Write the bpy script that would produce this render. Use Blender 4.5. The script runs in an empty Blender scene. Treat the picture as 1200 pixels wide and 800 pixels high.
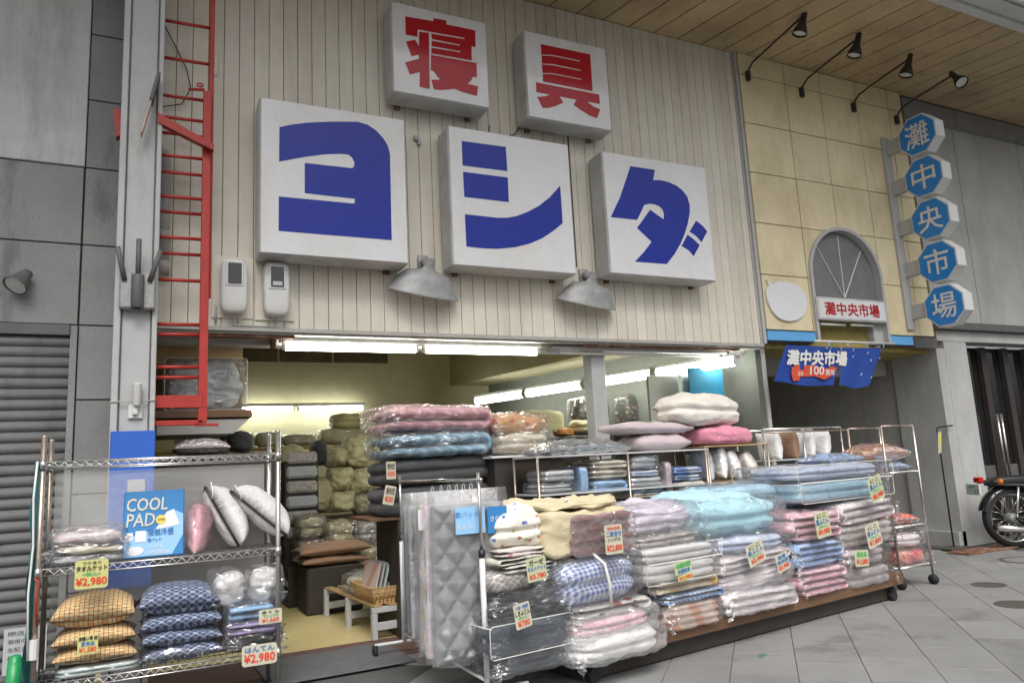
import bpy, math, random
import numpy as np
from mathutils import Matrix, Vector, noise
R = math.radians; PI = math.pi
SC = bpy.context.scene; COL = SC.collection
random.seed(7); np.random.seed(7)

# ------------------------------------------------------------------ camera, sky, sun, exposure
cam_d = bpy.data.cameras.new('camera'); cam = bpy.data.objects.new('camera', cam_d); COL.objects.link(cam)
cam_d.sensor_width = 36; cam_d.lens = 26.4; cam_d.clip_end = 500; cam_d.clip_start = .05
yaw, pitch, roll = R(26.4), R(9.4), R(-2.98)
Fw = Vector((math.sin(yaw)*math.cos(pitch), math.cos(yaw)*math.cos(pitch), math.sin(pitch)))
Rt = Vector((math.cos(yaw), -math.sin(yaw), 0)); Up = Rt.cross(Fw)
c_, s_ = math.cos(roll), math.sin(roll)
R2 = c_*Rt + s_*Up; U2 = -s_*Rt + c_*Up
M3 = Matrix((R2, U2, -Fw)).transposed().to_4x4(); M3.translation = Vector((0, -7.6, 1.55))
cam.matrix_world = M3; SC.camera = cam

SUN_EL, SUN_AZ = R(54), R(196)          # behind the photographer, compass azimuth from +Y
w = bpy.data.worlds.new('World'); SC.world = w; w.use_nodes = True
nt = w.node_tree; nt.nodes.clear()
sky = nt.nodes.new('ShaderNodeTexSky'); sky.sky_type = 'NISHITA'; sky.sun_disc = False
sky.sun_elevation = SUN_EL; sky.sun_rotation = SUN_AZ; sky.dust_density = 6; sky.air_density = 1
hsv = nt.nodes.new('ShaderNodeHueSaturation'); hsv.inputs['Saturation'].default_value = .22
bg = nt.nodes.new('ShaderNodeBackground'); bg.inputs['Strength'].default_value = .11
wo = nt.nodes.new('ShaderNodeOutputWorld')
nt.links.new(sky.outputs[0], hsv.inputs['Color']); nt.links.new(hsv.outputs[0], bg.inputs[0]); nt.links.new(bg.outputs[0], wo.inputs[0])
sl = bpy.data.lights.new('sun', 'SUN'); so = bpy.data.objects.new('sun', sl); COL.objects.link(so)
sl.energy = 1.5; sl.angle = R(34); sl.color = (1, .97, .93)
sd = Vector((math.sin(SUN_AZ)*math.cos(SUN_EL), math.cos(SUN_AZ)*math.cos(SUN_EL), math.sin(SUN_EL)))
so.rotation_euler = sd.to_track_quat('Z', 'Y').to_euler()
SC.view_settings.view_transform = 'Standard'; SC.view_settings.look = 'None'
SC.view_settings.exposure = .5; SC.view_settings.gamma = 1
SC.cycles.use_denoising = True
SC.cycles.max_bounces = 7; SC.cycles.diffuse_bounces = 3; SC.cycles.glossy_bounces = 3
SC.cycles.transparent_max_bounces = 16; SC.cycles.sample_clamp_indirect = 6

# ------------------------------------------------------------------ materials
class NT:
    def __init__(s, name):
        s.m = bpy.data.materials.new(name); s.m.use_nodes = True; s.t = s.m.node_tree; s.t.nodes.clear()
        s.out = s.t.nodes.new('ShaderNodeOutputMaterial')
    def new(s, typ, **kw):
        n = s.t.nodes.new('ShaderNode'+typ)
        for k, v in kw.items():
            k2 = k.replace('_', ' ')
            if hasattr(n, k) and k not in ('color',): setattr(n, k, v)
            else: s.set(n, k2, v)
        return n
    def set(s, n, k, v):
        i = n.inputs[k] if not isinstance(k, int) else n.inputs[k]
        if isinstance(v, bpy.types.NodeSocket): s.t.links.new(v, i)
        else:
            if isinstance(v, (tuple, list)) and len(v) == 3 and i.type == 'RGBA': v = (*v, 1)
            i.default_value = v
    def math(s, op, a, b=0.0, clamp=False):
        n = s.t.nodes.new('ShaderNodeMath'); n.operation = op; n.use_clamp = clamp
        s.set(n, 0, a); s.set(n, 1, b); return n.outputs[0]
    def mix(s, f, a, b, mode='MIX'):
        n = s.t.nodes.new('ShaderNodeMix'); n.data_type = 'RGBA'; n.blend_type = mode
        s.set(n, 0, f); s.set(n, 6, a); s.set(n, 7, b); return n.outputs[2]
    def coord(s, kind='Object', scale=(1, 1, 1), rot=(0, 0, 0), loc=(0, 0, 0)):
        tc = s.t.nodes.new('ShaderNodeNewGeometry' if kind == 'Position' else 'ShaderNodeTexCoord'); mp = s.t.nodes.new('ShaderNodeMapping')
        s.t.links.new(tc.outputs[kind], mp.inputs[0])
        mp.inputs['Scale'].default_value = scale; mp.inputs['Rotation'].default_value = rot; mp.inputs['Location'].default_value = loc
        return mp.outputs[0]
    def noise(s, scale, detail=4, rough=.6, vec=None, dist=0):
        n = s.t.nodes.new('ShaderNodeTexNoise')
        n.inputs['Scale'].default_value = scale; n.inputs['Detail'].default_value = detail; n.inputs['Roughness'].default_value = rough
        n.inputs['Distortion'].default_value = dist
        if vec: s.t.links.new(vec, n.inputs['Vector'])
        return n.outputs[0]
    def ramp(s, f, stops):
        n = s.t.nodes.new('ShaderNodeValToRGB'); s.t.links.new(f, n.inputs[0])
        e = n.color_ramp.elements
        while len(e) < len(stops): e.new(.5)
        for el, (p, c) in zip(e, stops):
            el.position = p; el.color = (*c, 1) if isinstance(c, (tuple, list)) else (c, c, c, 1)
        return n.outputs[0]
    def bump(s, h, strength=.3, dist=.01, normal=None):
        n = s.t.nodes.new('ShaderNodeBump'); n.inputs['Strength'].default_value = strength; n.inputs['Distance'].default_value = dist
        s.t.links.new(h, n.inputs['Height'])
        if normal: s.t.links.new(normal, n.inputs['Normal'])
        return n.outputs[0]
    def principled(s, color, rough=.6, metal=0, bump=None, spec=.5, **kw):
        p = s.t.nodes.new('ShaderNodeBsdfPrincipled')
        s.set(p, 'Base Color', color); s.set(p, 'Roughness', rough); s.set(p, 'Metallic', metal)
        s.set(p, 'Specular IOR Level', spec)
        if bump: s.t.links.new(bump, p.inputs['Normal'])
        for k, v in kw.items(): s.set(p, k.replace('_', ' '), v)
        s.t.links.new(p.outputs[0], s.out.inputs[0]); return p

def scale_c(c, k): return tuple(min(1, max(0, x*k)) for x in c)
def plain(name, c, rough=.6, metal=0, var=.15, vscale=6, bscale=60, bump=.15, spec=.5, coord='Object', rnd=0, dirt=None, sheen=0, dirt2=None):
    n = NT(name); v = n.coord(coord)
    f = n.noise(vscale, 5, .65, v)
    col = n.mix(n.ramp(f, [(.3, 0), (.7, 1)]), scale_c(c, 1-var), scale_c(c, 1+var))
    if dirt:
        g = n.noise(dirt[0], 8, .75, n.coord(coord, dirt[2] if len(dirt) > 2 else (1, 1, 1)))
        col = n.mix(n.ramp(g, [(dirt[3] if len(dirt) > 3 else .5, 0), (.75, .8)]), col, dirt[1])
    if dirt2:
        g = n.noise(dirt2[0], 8, .7, n.coord(coord, dirt2[2], (0, 0, 0), (3.1, 7.7, 1.3)))
        col = n.mix(n.ramp(g, [(dirt2[3], 0), (dirt2[3]+.12, dirt2[4])]), col, dirt2[1])
    if rnd:
        oi = n.t.nodes.new('ShaderNodeObjectInfo'); k = n.math('MULTIPLY_ADD', oi.outputs['Random'], rnd)
        k.node.inputs[2].default_value = 1-rnd/2
        col = n.mix(1.0, col, k, 'MULTIPLY')
    b = n.bump(n.noise(bscale, 4, .6, v), bump, .004) if bump else None
    kw = {'Sheen_Weight': sheen} if sheen else {}
    n.principled(col, rough, metal, b, spec, **kw); return n.m

M = {}
M['siding'] = plain('cream painted plank', (.73, .69, .595), .5, var=.05, rnd=.10, bump=.05, dirt=(1.1, (.54, .475, .37), (2, 2, .28), .48), dirt2=(3.5, (.24, .19, .12), (6, 6, .5), .64, .7), coord='Position')
M['groove'] = plain('dark groove backing', (.10, .09, .07), .9)
M['trim'] = plain('weathered grey paint', (.42, .41, .38), .5, var=.12, dirt=(3, (.22, .18, .13), (1, 1, 1), .55))
M['greysteel'] = plain('light grey painted steel', (.47, .475, .475), .45, var=.05, dirt=(2.2, (.30, .30, .28), (2, 2, .4), .55))
M['darkgrey'] = plain('dark grey paint', (.12, .12, .12), .6)
M['rust'] = plain('rusted steel', (.17, .075, .04), .85, var=.5, vscale=14, dirt=(7, (.5, .47, .42), (1, 1, 1), .52))
M['red'] = plain('red painted steel', (.42, .03, .022), .5, var=.15, coord='Position', dirt=(9, (.2, .03, .02), (1, 1, 1), .54), dirt2=(24, (.13, .06, .035), (1, 1, .6), .62, .9))
M['slab_dark'] = plain('speckled grey stone slab', (.27, .27, .27), .7, var=.12, vscale=2, bscale=220, bump=.3, rnd=.14, coord='Position', dirt=(55, (.09, .09, .09), (1, 1, 1), .5), dirt2=(2, (.10, .10, .098), (2, 2, .5), .55, .6))
M['slab_light'] = plain('pale render panel', (.58, .58, .575), .8, var=.06, bscale=90, bump=.15, coord='Position', dirt=(1.1, (.24, .24, .235), (2, 2, .4), .45), dirt2=(4, (.16, .16, .15), (4, 4, .4), .64, .5))
M['shutter'] = plain('grey steel shutter', (.27, .27, .27), .5, metal=.15, var=.06, coord='Position', dirt=(2.5, (.14, .14, .135), (2, 2, .6), .5), dirt2=(6, (.09, .08, .07), (5, 5, .6), .66, .7))
M['concrete'] = plain('grey concrete panel', (.48, .48, .465), .8, var=.12, vscale=1.4, bscale=70, coord='Position', dirt=(.9, (.34, .34, .33), (2, 2, .5), .45), dirt2=(3, (.13, .13, .12), (4, 4, .3), .62, .6))
M['concrete_d'] = plain('darker grey concrete', (.50, .49, .45), .8, var=.12, vscale=1.4, coord='Position', dirt=(1.2, (.36, .355, .33), (2, 2, .5), .45))
M['beige'] = plain('beige glazed facade panel', (.80, .70, .46), .45, var=.06, vscale=1.2, bump=.04, rnd=.09, coord='Position', dirt=(1.4, (.54, .43, .24), (1, 1, .5), .45), dirt2=(5, (.22, .17, .09), (3, 3, .4), .63, .6))
M['joint'] = plain('brown joint sealant', (.16, .12, .07), .9)
M['ceil'] = plain('tan ceiling slat', (.56, .42, .24), .5, var=.12, vscale=.9, rnd=.12, coord='Position', dirt=(.8, (.27, .19, .11), (1, 1, 1), .48), dirt2=(2.5, (.12, .09, .06), (1, 1, 1), .62, .7))
M['ceil_gap'] = plain('dark slat joint', (.05, .035, .02), .9)
M['roofpanel'] = plain('curved grey brown roof sheet', (.42, .38, .30), .4, var=.1, vscale=1)
M['white_alu'] = plain('white painted aluminium', (.66, .67, .66), .35, var=.04, dirt=(3, (.4, .4, .38), (1, 1, 1), .58))
M['acrylic'] = plain('white acrylic sign face', (.74, .745, .76), .07, var=.03, bump=.015, spec=.7, coord='Position', dirt=(1.2, (.62, .60, .54), (1, 1, .45), .45), dirt2=(5, (.30, .28, .23), (3, 3, .35), .66, .5))
M['boxgrey'] = plain('white sign housing', (.52, .52, .515), .4, var=.1, vscale=3, coord='Position', dirt=(3, (.24, .23, .20), (1, 1, .5), .5))
M['blue_film'] = plain('blue sign film', (.006, .022, .31), .12, var=.05, bump=0, spec=.4)
M['red_film'] = plain('red sign film', (.42, .012, .02), .12, var=.05, bump=0, spec=.4)
M['octblue'] = plain('blue octagon face', (.025, .24, .66), .25, var=.06, bump=0)
M['offwhite'] = plain('off white lettering', (.74, .74, .72), .4, var=.04, bump=0)
M['lightblue'] = plain('light blue painted fascia', (.13, .42, .78), .4, var=.05, dirt=(5, (.25, .4, .45), (1, 1, 1), .6))
M['yellowceil'] = plain('yellow olive soffit', (.36, .28, .08), .6, var=.15)
M['galv'] = plain('galvanised sheet metal', (.36, .365, .365), .55, metal=.3, var=.15, vscale=9, dirt=(12, (.2, .2, .19), (1, 1, 1), .55))
M['galv_in'] = plain('white enamel reflector inside', (.5, .5, .48), .4, var=.15)
M['bulb'] = plain('frosted glass bulb', (.75, .75, .72), .2, var=.02)
M['black'] = plain('black painted metal', (.022, .022, .024), .4, var=.2)
M['glass_dk'] = plain('dark glass', (.02, .02, .022), .06, var=.2, bump=0, spec=.8)
M['chrome'] = plain('chrome wire', (.62, .61, .59), .22, metal=.9, var=.1, dirt=(20, (.3, .25, .2), (1, 1, 1), .6))
M['rack_brown'] = plain('weathered chrome post', (.40, .33, .28), .35, metal=.7, var=.25, vscale=20)
M['tube_on'] = None
M['wood'] = plain('brown plywood edge', (.15, .08, .042), .6, var=.25, vscale=3, bscale=30)
M['wood_lt'] = plain('pale pine board', (.40, .27, .13), .6, var=.15, vscale=3)
M['inwall'] = plain('yellowed interior wall', (.36, .325, .215), .8, var=.06)
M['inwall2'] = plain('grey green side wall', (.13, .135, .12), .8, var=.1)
M['infloor'] = plain('yellow vinyl floor', (.60, .50, .24), .35, var=.05, vscale=2)
M['indark'] = plain('dark brown cabinet', (.035, .028, .022), .6, var=.3)
M['mat_gr'] = plain('grey ribbed door mat', (.12, .12, .125), .9, var=.15, bscale=300, bump=.6)
M['brick_fl'] = plain('reddish brown paving', (.13, .075, .06), .7, var=.2, vscale=8, bscale=150, bump=.4)
M['tile'] = plain('grey granite paving tile', (.225, .225, .22), .62, var=.10, vscale=1.2, bscale=260, bump=.35, rnd=.16, coord='Position', dirt=(90, (.16, .16, .16), (1, 1, 1), .55), dirt2=(2.2, (.13, .13, .125), (1, 1, 1), .54, .7))
M['ground'] = plain('asphalt and grout', (.085, .085, .083), .9, var=.15, vscale=4)
M['manhole'] = plain('cast iron cover', (.10, .095, .085), .6, metal=.3, var=.3, vscale=20, bscale=90, bump=.8)
M['bluesheet'] = plain('blue plastic sheet', (.03, .13, .55), .35, var=.05, vscale=2)
M['cardboard'] = plain('corrugated cardboard', (.38, .25, .14), .8, var=.1)
M['orange_box'] = plain('orange cardboard box', (.5, .2, .05), .7, var=.1)
M['teal'] = plain('teal banner cloth', (.03, .30, .30), .7, var=.25)
M['navycl'] = plain('navy cloth', (.02, .035, .10), .8, var=.25)
M['tagw'] = plain('cream price card', (.56, .53, .40), .6, var=.02, bump=0)
M['tagy'] = plain('yellow price card', (.58, .56, .22), .6, var=.02, bump=0)
M['tagg'] = plain('pale green price card', (.52, .54, .34), .6, var=.02, bump=0)
M['tk'] = plain('black marker ink', (.015, .015, .02), .6, var=0, bump=0)
M['tr'] = plain('red marker ink', (.72, .05, .02), .6, var=0, bump=0)
M['tb'] = plain('blue marker ink', (.03, .17, .45), .6, var=0, bump=0)
M['tg'] = plain('green marker ink', (.05, .45, .12), .6, var=0, bump=0)
M['silver_ink'] = plain('silver print', (.62, .60, .52), .35, metal=.3, var=.05, bump=0)
M['packblue'] = plain('blue printed package', (.04, .22, .50), .25, var=.05, bump=0)
M['packpale'] = plain('pale blue print', (.30, .55, .82), .25, var=.05, bump=0)
M['packwhite'] = plain('white print', (.75, .76, .78), .3, var=.02, bump=0)
M['packyel'] = plain('yellow print', (.75, .62, .12), .3, var=.05, bump=0)
M['rubber'] = plain('black rubber', (.016, .016, .017), .75, var=.2, bscale=80, bump=.4)
M['blacktank'] = plain('gloss black paint', (.012, .012, .014), .15, var=.1, bump=0)
M['seat'] = plain('black seat vinyl', (.02, .02, .02), .45, var=.2)
M['redlens'] = plain('red lens', (.45, .02, .01), .15, var=.1, bump=0)
M['amber'] = plain('amber lens', (.65, .16, .01), .15, var=.1, bump=0)
M['green_pl'] = plain('green hose plastic', (.02, .28, .09), .35, var=.15)
M['paper'] = plain('grey laminated notice', (.50, .51, .53), .4, var=.03, bump=0)
M['pipe_w'] = plain('grey plastic pipe', (.46, .46, .44), .45, var=.08)
M['wicker'] = plain('woven wicker', (.48, .31, .13), .65, var=.25, vscale=30)
M['white_pl'] = plain('white plastic', (.68, .68, .66), .35, var=.05)

def emission(name, c, s):
    n = NT(name); e = n.new('Emission'); n.set(e, 'Color', c); n.set(e, 'Strength', s); n.t.links.new(e.outputs[0], n.out.inputs[0]); return n.m
M['tube_on'] = emission('lit fluorescent tube', (.96, 1, .88), 22)

def cloth(name, c, c2=None, kind='plain', s=10., rough=.75, var=.10, bump=.35, bs=28., sheen=.15, c3=None, c4=None):
    n = NT(name); v = n.coord('Object'); sp = n.new('SeparateXYZ'); n.t.links.new(v, sp.inputs[0])
    x, y, z = sp.outputs
    t = n.math('ADD', n.math('MULTIPLY', y, .9), z)
    c2 = c2 or scale_c(c, .6)
    if kind == 'gingham':
        a = n.math('GREATER_THAN', n.math('FRACT', n.math('MULTIPLY', x, s)), .5); b = n.math('GREATER_THAN', n.math('FRACT', n.math('MULTIPLY', t, s)), .5)
        col = n.mix(n.math('MULTIPLY', n.math('ADD', a, b), .5), c, c2)
    elif kind == 'check':
        a = n.math('GREATER_THAN', n.math('FRACT', n.math('MULTIPLY', x, s)), .86); b = n.math('GREATER_THAN', n.math('FRACT', n.math('MULTIPLY', t, s)), .86)
        w1 = n.math('MULTIPLY', n.math('SINE', n.math('MULTIPLY', x, s*2.1)), n.math('SINE', n.math('MULTIPLY', t, s*4.2)))
        col = n.mix(n.ramp(w1, [(.05, 0), (.2, 1)]), c, c2)
        col = n.mix(n.math('MAXIMUM', a, b), col, c3 or (.12, .10, .06))
    elif kind == 'damask':
        a = n.math('SINE', n.math('MULTIPLY', x, s)); b = n.math('SINE', n.math('MULTIPLY', t, s*1.25))
        g = n.math('ABSOLUTE', n.math('ADD', a, b))
        col = n.mix(n.ramp(g, [(.12, 1), (.3, 0)]), c, c2)
        h = n.math('ABSOLUTE', n.math('SUBTRACT', a, b)); col = n.mix(n.ramp(h, [(.08, .7), (.2, 0)]), col, c2)
    elif kind in ('floral', 'dots', 'stars'):
        vo = n.new('TexVoronoi'); vo.inputs['Scale'].default_value = s; n.t.links.new(n.coord('Object', (1, 1, 1.3), (.3, .2, .5)), vo.inputs['Vector'])
        d = vo.outputs['Distance']
        if kind == 'floral': d = n.math('ADD', d, n.math('MULTIPLY', n.noise(s*4, 2, .5, v), .35))
        cr = n.new('SeparateColor'); n.t.links.new(vo.outputs['Color'], cr.inputs[0])
        pal = n.t.nodes.new('ShaderNodeValToRGB'); pal.color_ramp.interpolation = 'CONSTANT'; n.t.links.new(cr.outputs[0], pal.inputs[0])
        cols = [c2, c3 or c2, c4 or c3 or c2, c2]; e = pal.color_ramp.elements
        while len(e) < 4: e.new(.5)
        for i, el in enumerate(e): el.position = i*.26; el.color = (*cols[i], 1)
        th = {'floral': .45, 'dots': .36, 'stars': .22}[kind]
        col = n.mix(n.ramp(d, [(th-.04, 1), (th, 0)]), c, pal.outputs[0])
    elif kind == 'stripe':
        col = n.mix(n.ramp(n.math('SINE', n.math('MULTIPLY', n.math('ADD', x, n.math('MULTIPLY', t, .6)), s)), [(.3, 0), (.6, 1)]), c, c2)
    elif kind == 'cloudy':
        col = n.mix(n.ramp(n.noise(s, 5, .7, v, 1.5), [(.42, 0), (.6, 1)]), c, c2)
    else:
        col = n.mix(n.noise(5, 4, .6, v), scale_c(c, 1-var), scale_c(c, 1+var))
    h = n.noise(bs, 5, .6, n.coord('Object', (1, 1, 1.6)), 1.2)
    b = n.bump(h, bump, .02); b = n.bump(n.noise(420, 2, .5, v), .25, .002, b)
    n.principled(col, rough, 0, b, .35, Sheen_Weight=sheen); return n.m

def plastic(name, veil=.05, gl=.06, rough=.08, tint=(.92, .93, .95), bs=3.6, strength=.8, dist=.08):
    n = NT(name); v = n.coord('Object', (1, 1, 1.5), (.2, .5, .3))
    big = n.noise(bs, 2, .5, v, 2.2)
    rid = n.math('ABSOLUTE', n.math('SUBTRACT', n.noise(bs*2.1, 1, .5, n.coord('Object', (.5, 1, 1.4), (.2, .9, .3)), 1.4), .5))
    h = n.math('ADD', big, n.math('MULTIPLY', rid, 1.3))
    mask = n.ramp(n.noise(1.7, 1, .5, n.coord('Object', (1, 1, 1), (0, 0, 0), (5, 3, 1))), [(.36, .25), (.56, 1)])
    h = n.math('MULTIPLY', h, mask)
    b = n.bump(h, strength, dist)
    lw = n.new('LayerWeight'); lw.inputs['Blend'].default_value = .35; n.t.links.new(b, lw.inputs['Normal'])
    f = n.math('ADD', n.math('MULTIPLY', lw.outputs['Fresnel'], .55), gl, True)
    tr = n.new('BsdfTransparent'); gs = n.new('BsdfGlossy'); gs.inputs['Roughness'].default_value = rough
    gs.inputs['Color'].default_value = (1, 1, 1, 1); n.t.links.new(b, gs.inputs['Normal'])
    df = n.new('BsdfDiffuse'); df.inputs['Color'].default_value = (*tint, 1); n.t.links.new(b, df.inputs['Normal'])
    m1 = n.new('MixShader'); m1.inputs[0].default_value = veil; n.t.links.new(tr.outputs[0], m1.inputs[1]); n.t.links.new(df.outputs[0], m1.inputs[2])
    m2 = n.new('MixShader'); n.t.links.new(f, m2.inputs[0]); n.t.links.new(m1.outputs[0], m2.inputs[1]); n.t.links.new(gs.outputs[0], m2.inputs[2])
    n.t.links.new(m2.outputs[0], n.out.inputs[0]); return n.m
PL = plastic('clear crinkled plastic')
PLM = plastic('milky plastic', .20, .05, .2)
PLV = plastic('clear vinyl curtain', .36, .02, .3, (.75, .75, .72), 1.6, .10)
PLH = plastic('hanging garment plastic', .07, .02, .18, (.85, .85, .87), 2.0, .22)

K = dict(
 aqua=cloth('aqua satin', (.44, .70, .79), rough=.36, bs=9, bump=.55), aqua2=cloth('pale blue satin', (.30, .52, .66), (.45, .62, .72), 'cloudy', 12),
 blue=cloth('blue quilt', (.22, .38, .68), (.50, .60, .78), 'cloudy', 14), pink=cloth('pink quilt', (.70, .34, .42), (.78, .62, .64), 'cloudy', 14),
 lilac=cloth('lilac quilt', (.64, .58, .68), rough=.55, bs=8, bump=.8), mauve=cloth('mauve brown blanket', (.24, .12, .12), (.36, .20, .19), 'cloudy', 9, bs=14, bump=.7),
 rose=cloth('rose futon', (.56, .28, .32), (.66, .42, .44), 'stripe', 40), steel=cloth('steel blue futon', (.20, .36, .48), (.40, .55, .64), 'stripe', 40),
 cream=cloth('cream duvet', (.70, .65, .58), rough=.6, bs=8, bump=.8), white=cloth('white quilt', (.76, .75, .74), rough=.6, bs=22, bump=.6),
 whiteblue=cloth('white blue quilt', (.55, .60, .68), (.40, .46, .66), 'cloudy', 8), whitepink=cloth('white pink quilt', (.74, .71, .71), (.66, .50, .55), 'cloudy', 9),
 greyp=cloth('grey pillow cloth', (.18, .20, .20), rough=.4, bs=12), pinkgrey=cloth('dusty pink duvet', (.52, .43, .45), rough=.6, bs=7, bump=.7),
 hotpink=cloth('pink fleece blanket', (.66, .24, .33), (.75, .45, .1), 'stars', 26, c3=(.7, .7, .72), c4=(.25, .25, .5)),
 gingham=cloth('blue gingham cotton', (.66, .68, .72), (.10, .16, .46), 'gingham', 24, bs=10, bump=.5),
 bluecheck=cloth('blue white check cotton', (.62, .66, .72), (.03, .16, .42), 'gingham', 20), floral=cloth('cream floral gauze', (.74, .71, .62), (.10, .17, .50), 'floral', 15, c3=(.50, .48, .16), c4=(.45, .2, .12)),
 floral2=cloth('pink patch gauze', (.62, .55, .52), (.5, .12, .16), 'floral', 9, c3=(.25, .3, .4), c4=(.5, .45, .35)), floral3=cloth('grey floral gauze', (.55, .54, .48), (.15, .2, .35), 'floral', 12, c3=(.35, .4, .2), c4=(.4, .3, .25)),
 star=cloth('star lattice cotton', (.30, .27, .25), (.66, .63, .58), 'damask', 52), brown=cloth('dark charcoal cloth', (.035, .035, .038), rough=.6, bs=14, bump=.7),
 navy=cloth('navy grey cloth', (.045, .06, .085), rough=.6), dots=cloth('polka dot fleece', (.62, .60, .57), (.13, .08, .06), 'dots', 10, c3=(.55, .25, .06), c4=(.35, .06, .07)),
 yellowd=cloth('yellow patterned fleece', (.62, .52, .38), (.60, .36, .08), 'dots', 7, c3=(.28, .22, .20), c4=(.55, .55, .52)), peach=cloth('peach striped blanket', (.62, .50, .42), (.58, .30, .20), 'stripe', 22),
 orange=cloth('orange check pillow', (.64, .50, .27), (.64, .33, .13), 'check', 36), indigo=cloth('indigo damask pillow', (.06, .08, .15), (.36, .40, .50), 'damask', 60),
 sage=cloth('pale green towel', (.50, .58, .56)), beigebag=cloth('beige nonwoven bag', (.60, .52, .34), rough=.6, bs=8, bump=.5), taupe=cloth('taupe quilt', (.34, .30, .28), (.52, .47, .46), 'cloudy', 12),
 dgrey=cloth('charcoal futon', (.060, .061, .064), rough=.7, bs=12), pad=cloth('grey white mattress pad', (.34, .345, .36), rough=.65, bs=30, bump=.2),
 padpat=cloth('patterned mattress pad', (.52, .50, .54), (.58, .50, .22), 'gingham', 7), orange2=cloth('orange cushion', (.55, .22, .09), rough=.5), bluep=cloth('blue cushion', (.26, .38, .60), rough=.5),
 redc=cloth('red cushion', (.62, .05, .03), (.6, .3, .2), 'cloudy', 12), redp=cloth('red pink quilt', (.60, .09, .13), (.68, .45, .30), 'cloudy', 10),
 pinkp=cloth('pink fluffy cushion', (.68, .36, .40), rough=.8), silver=cloth('silver grey quilt', (.46, .47, .49), rough=.5, bs=10, bump=.8),
 yellowb=cloth('yellowed bedding', (.56, .50, .29), rough=.5, bs=9, bump=.8), yellowb2=cloth('olive bedding', (.48, .42, .26), rough=.5, bs=9, bump=.8), browncush=cloth('brown cushion', (.26, .15, .09), rough=.6),
 orangeflo=cloth('orange floral futon', (.58, .30, .12), (.55, .10, .06), 'floral', 8, c3=(.5, .42, .18), c4=(.5, .15, .12)), cyanb=cloth('cyan bag', (.012, .15, .26), rough=.3), plaid=cloth('patterned quilt', (.40, .38, .22), (.55, .50, .42), 'cloudy', 14),
 lav=cloth('lavender cloth', (.42, .34, .58)), skyb=cloth('sky blue sheet', (.30, .48, .70)), darkfl=cloth('dark floral bedding', (.05, .04, .035), (.3, .14, .08), 'floral', 10, c3=(.3, .3, .12), c4=(.25, .2, .18)),
 bluestripe=cloth('bright blue towel', (.06, .20, .55), (.5, .55, .62), 'stripe', 14), creamt=cloth('cream towel', (.64, .58, .46)),
)

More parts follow.
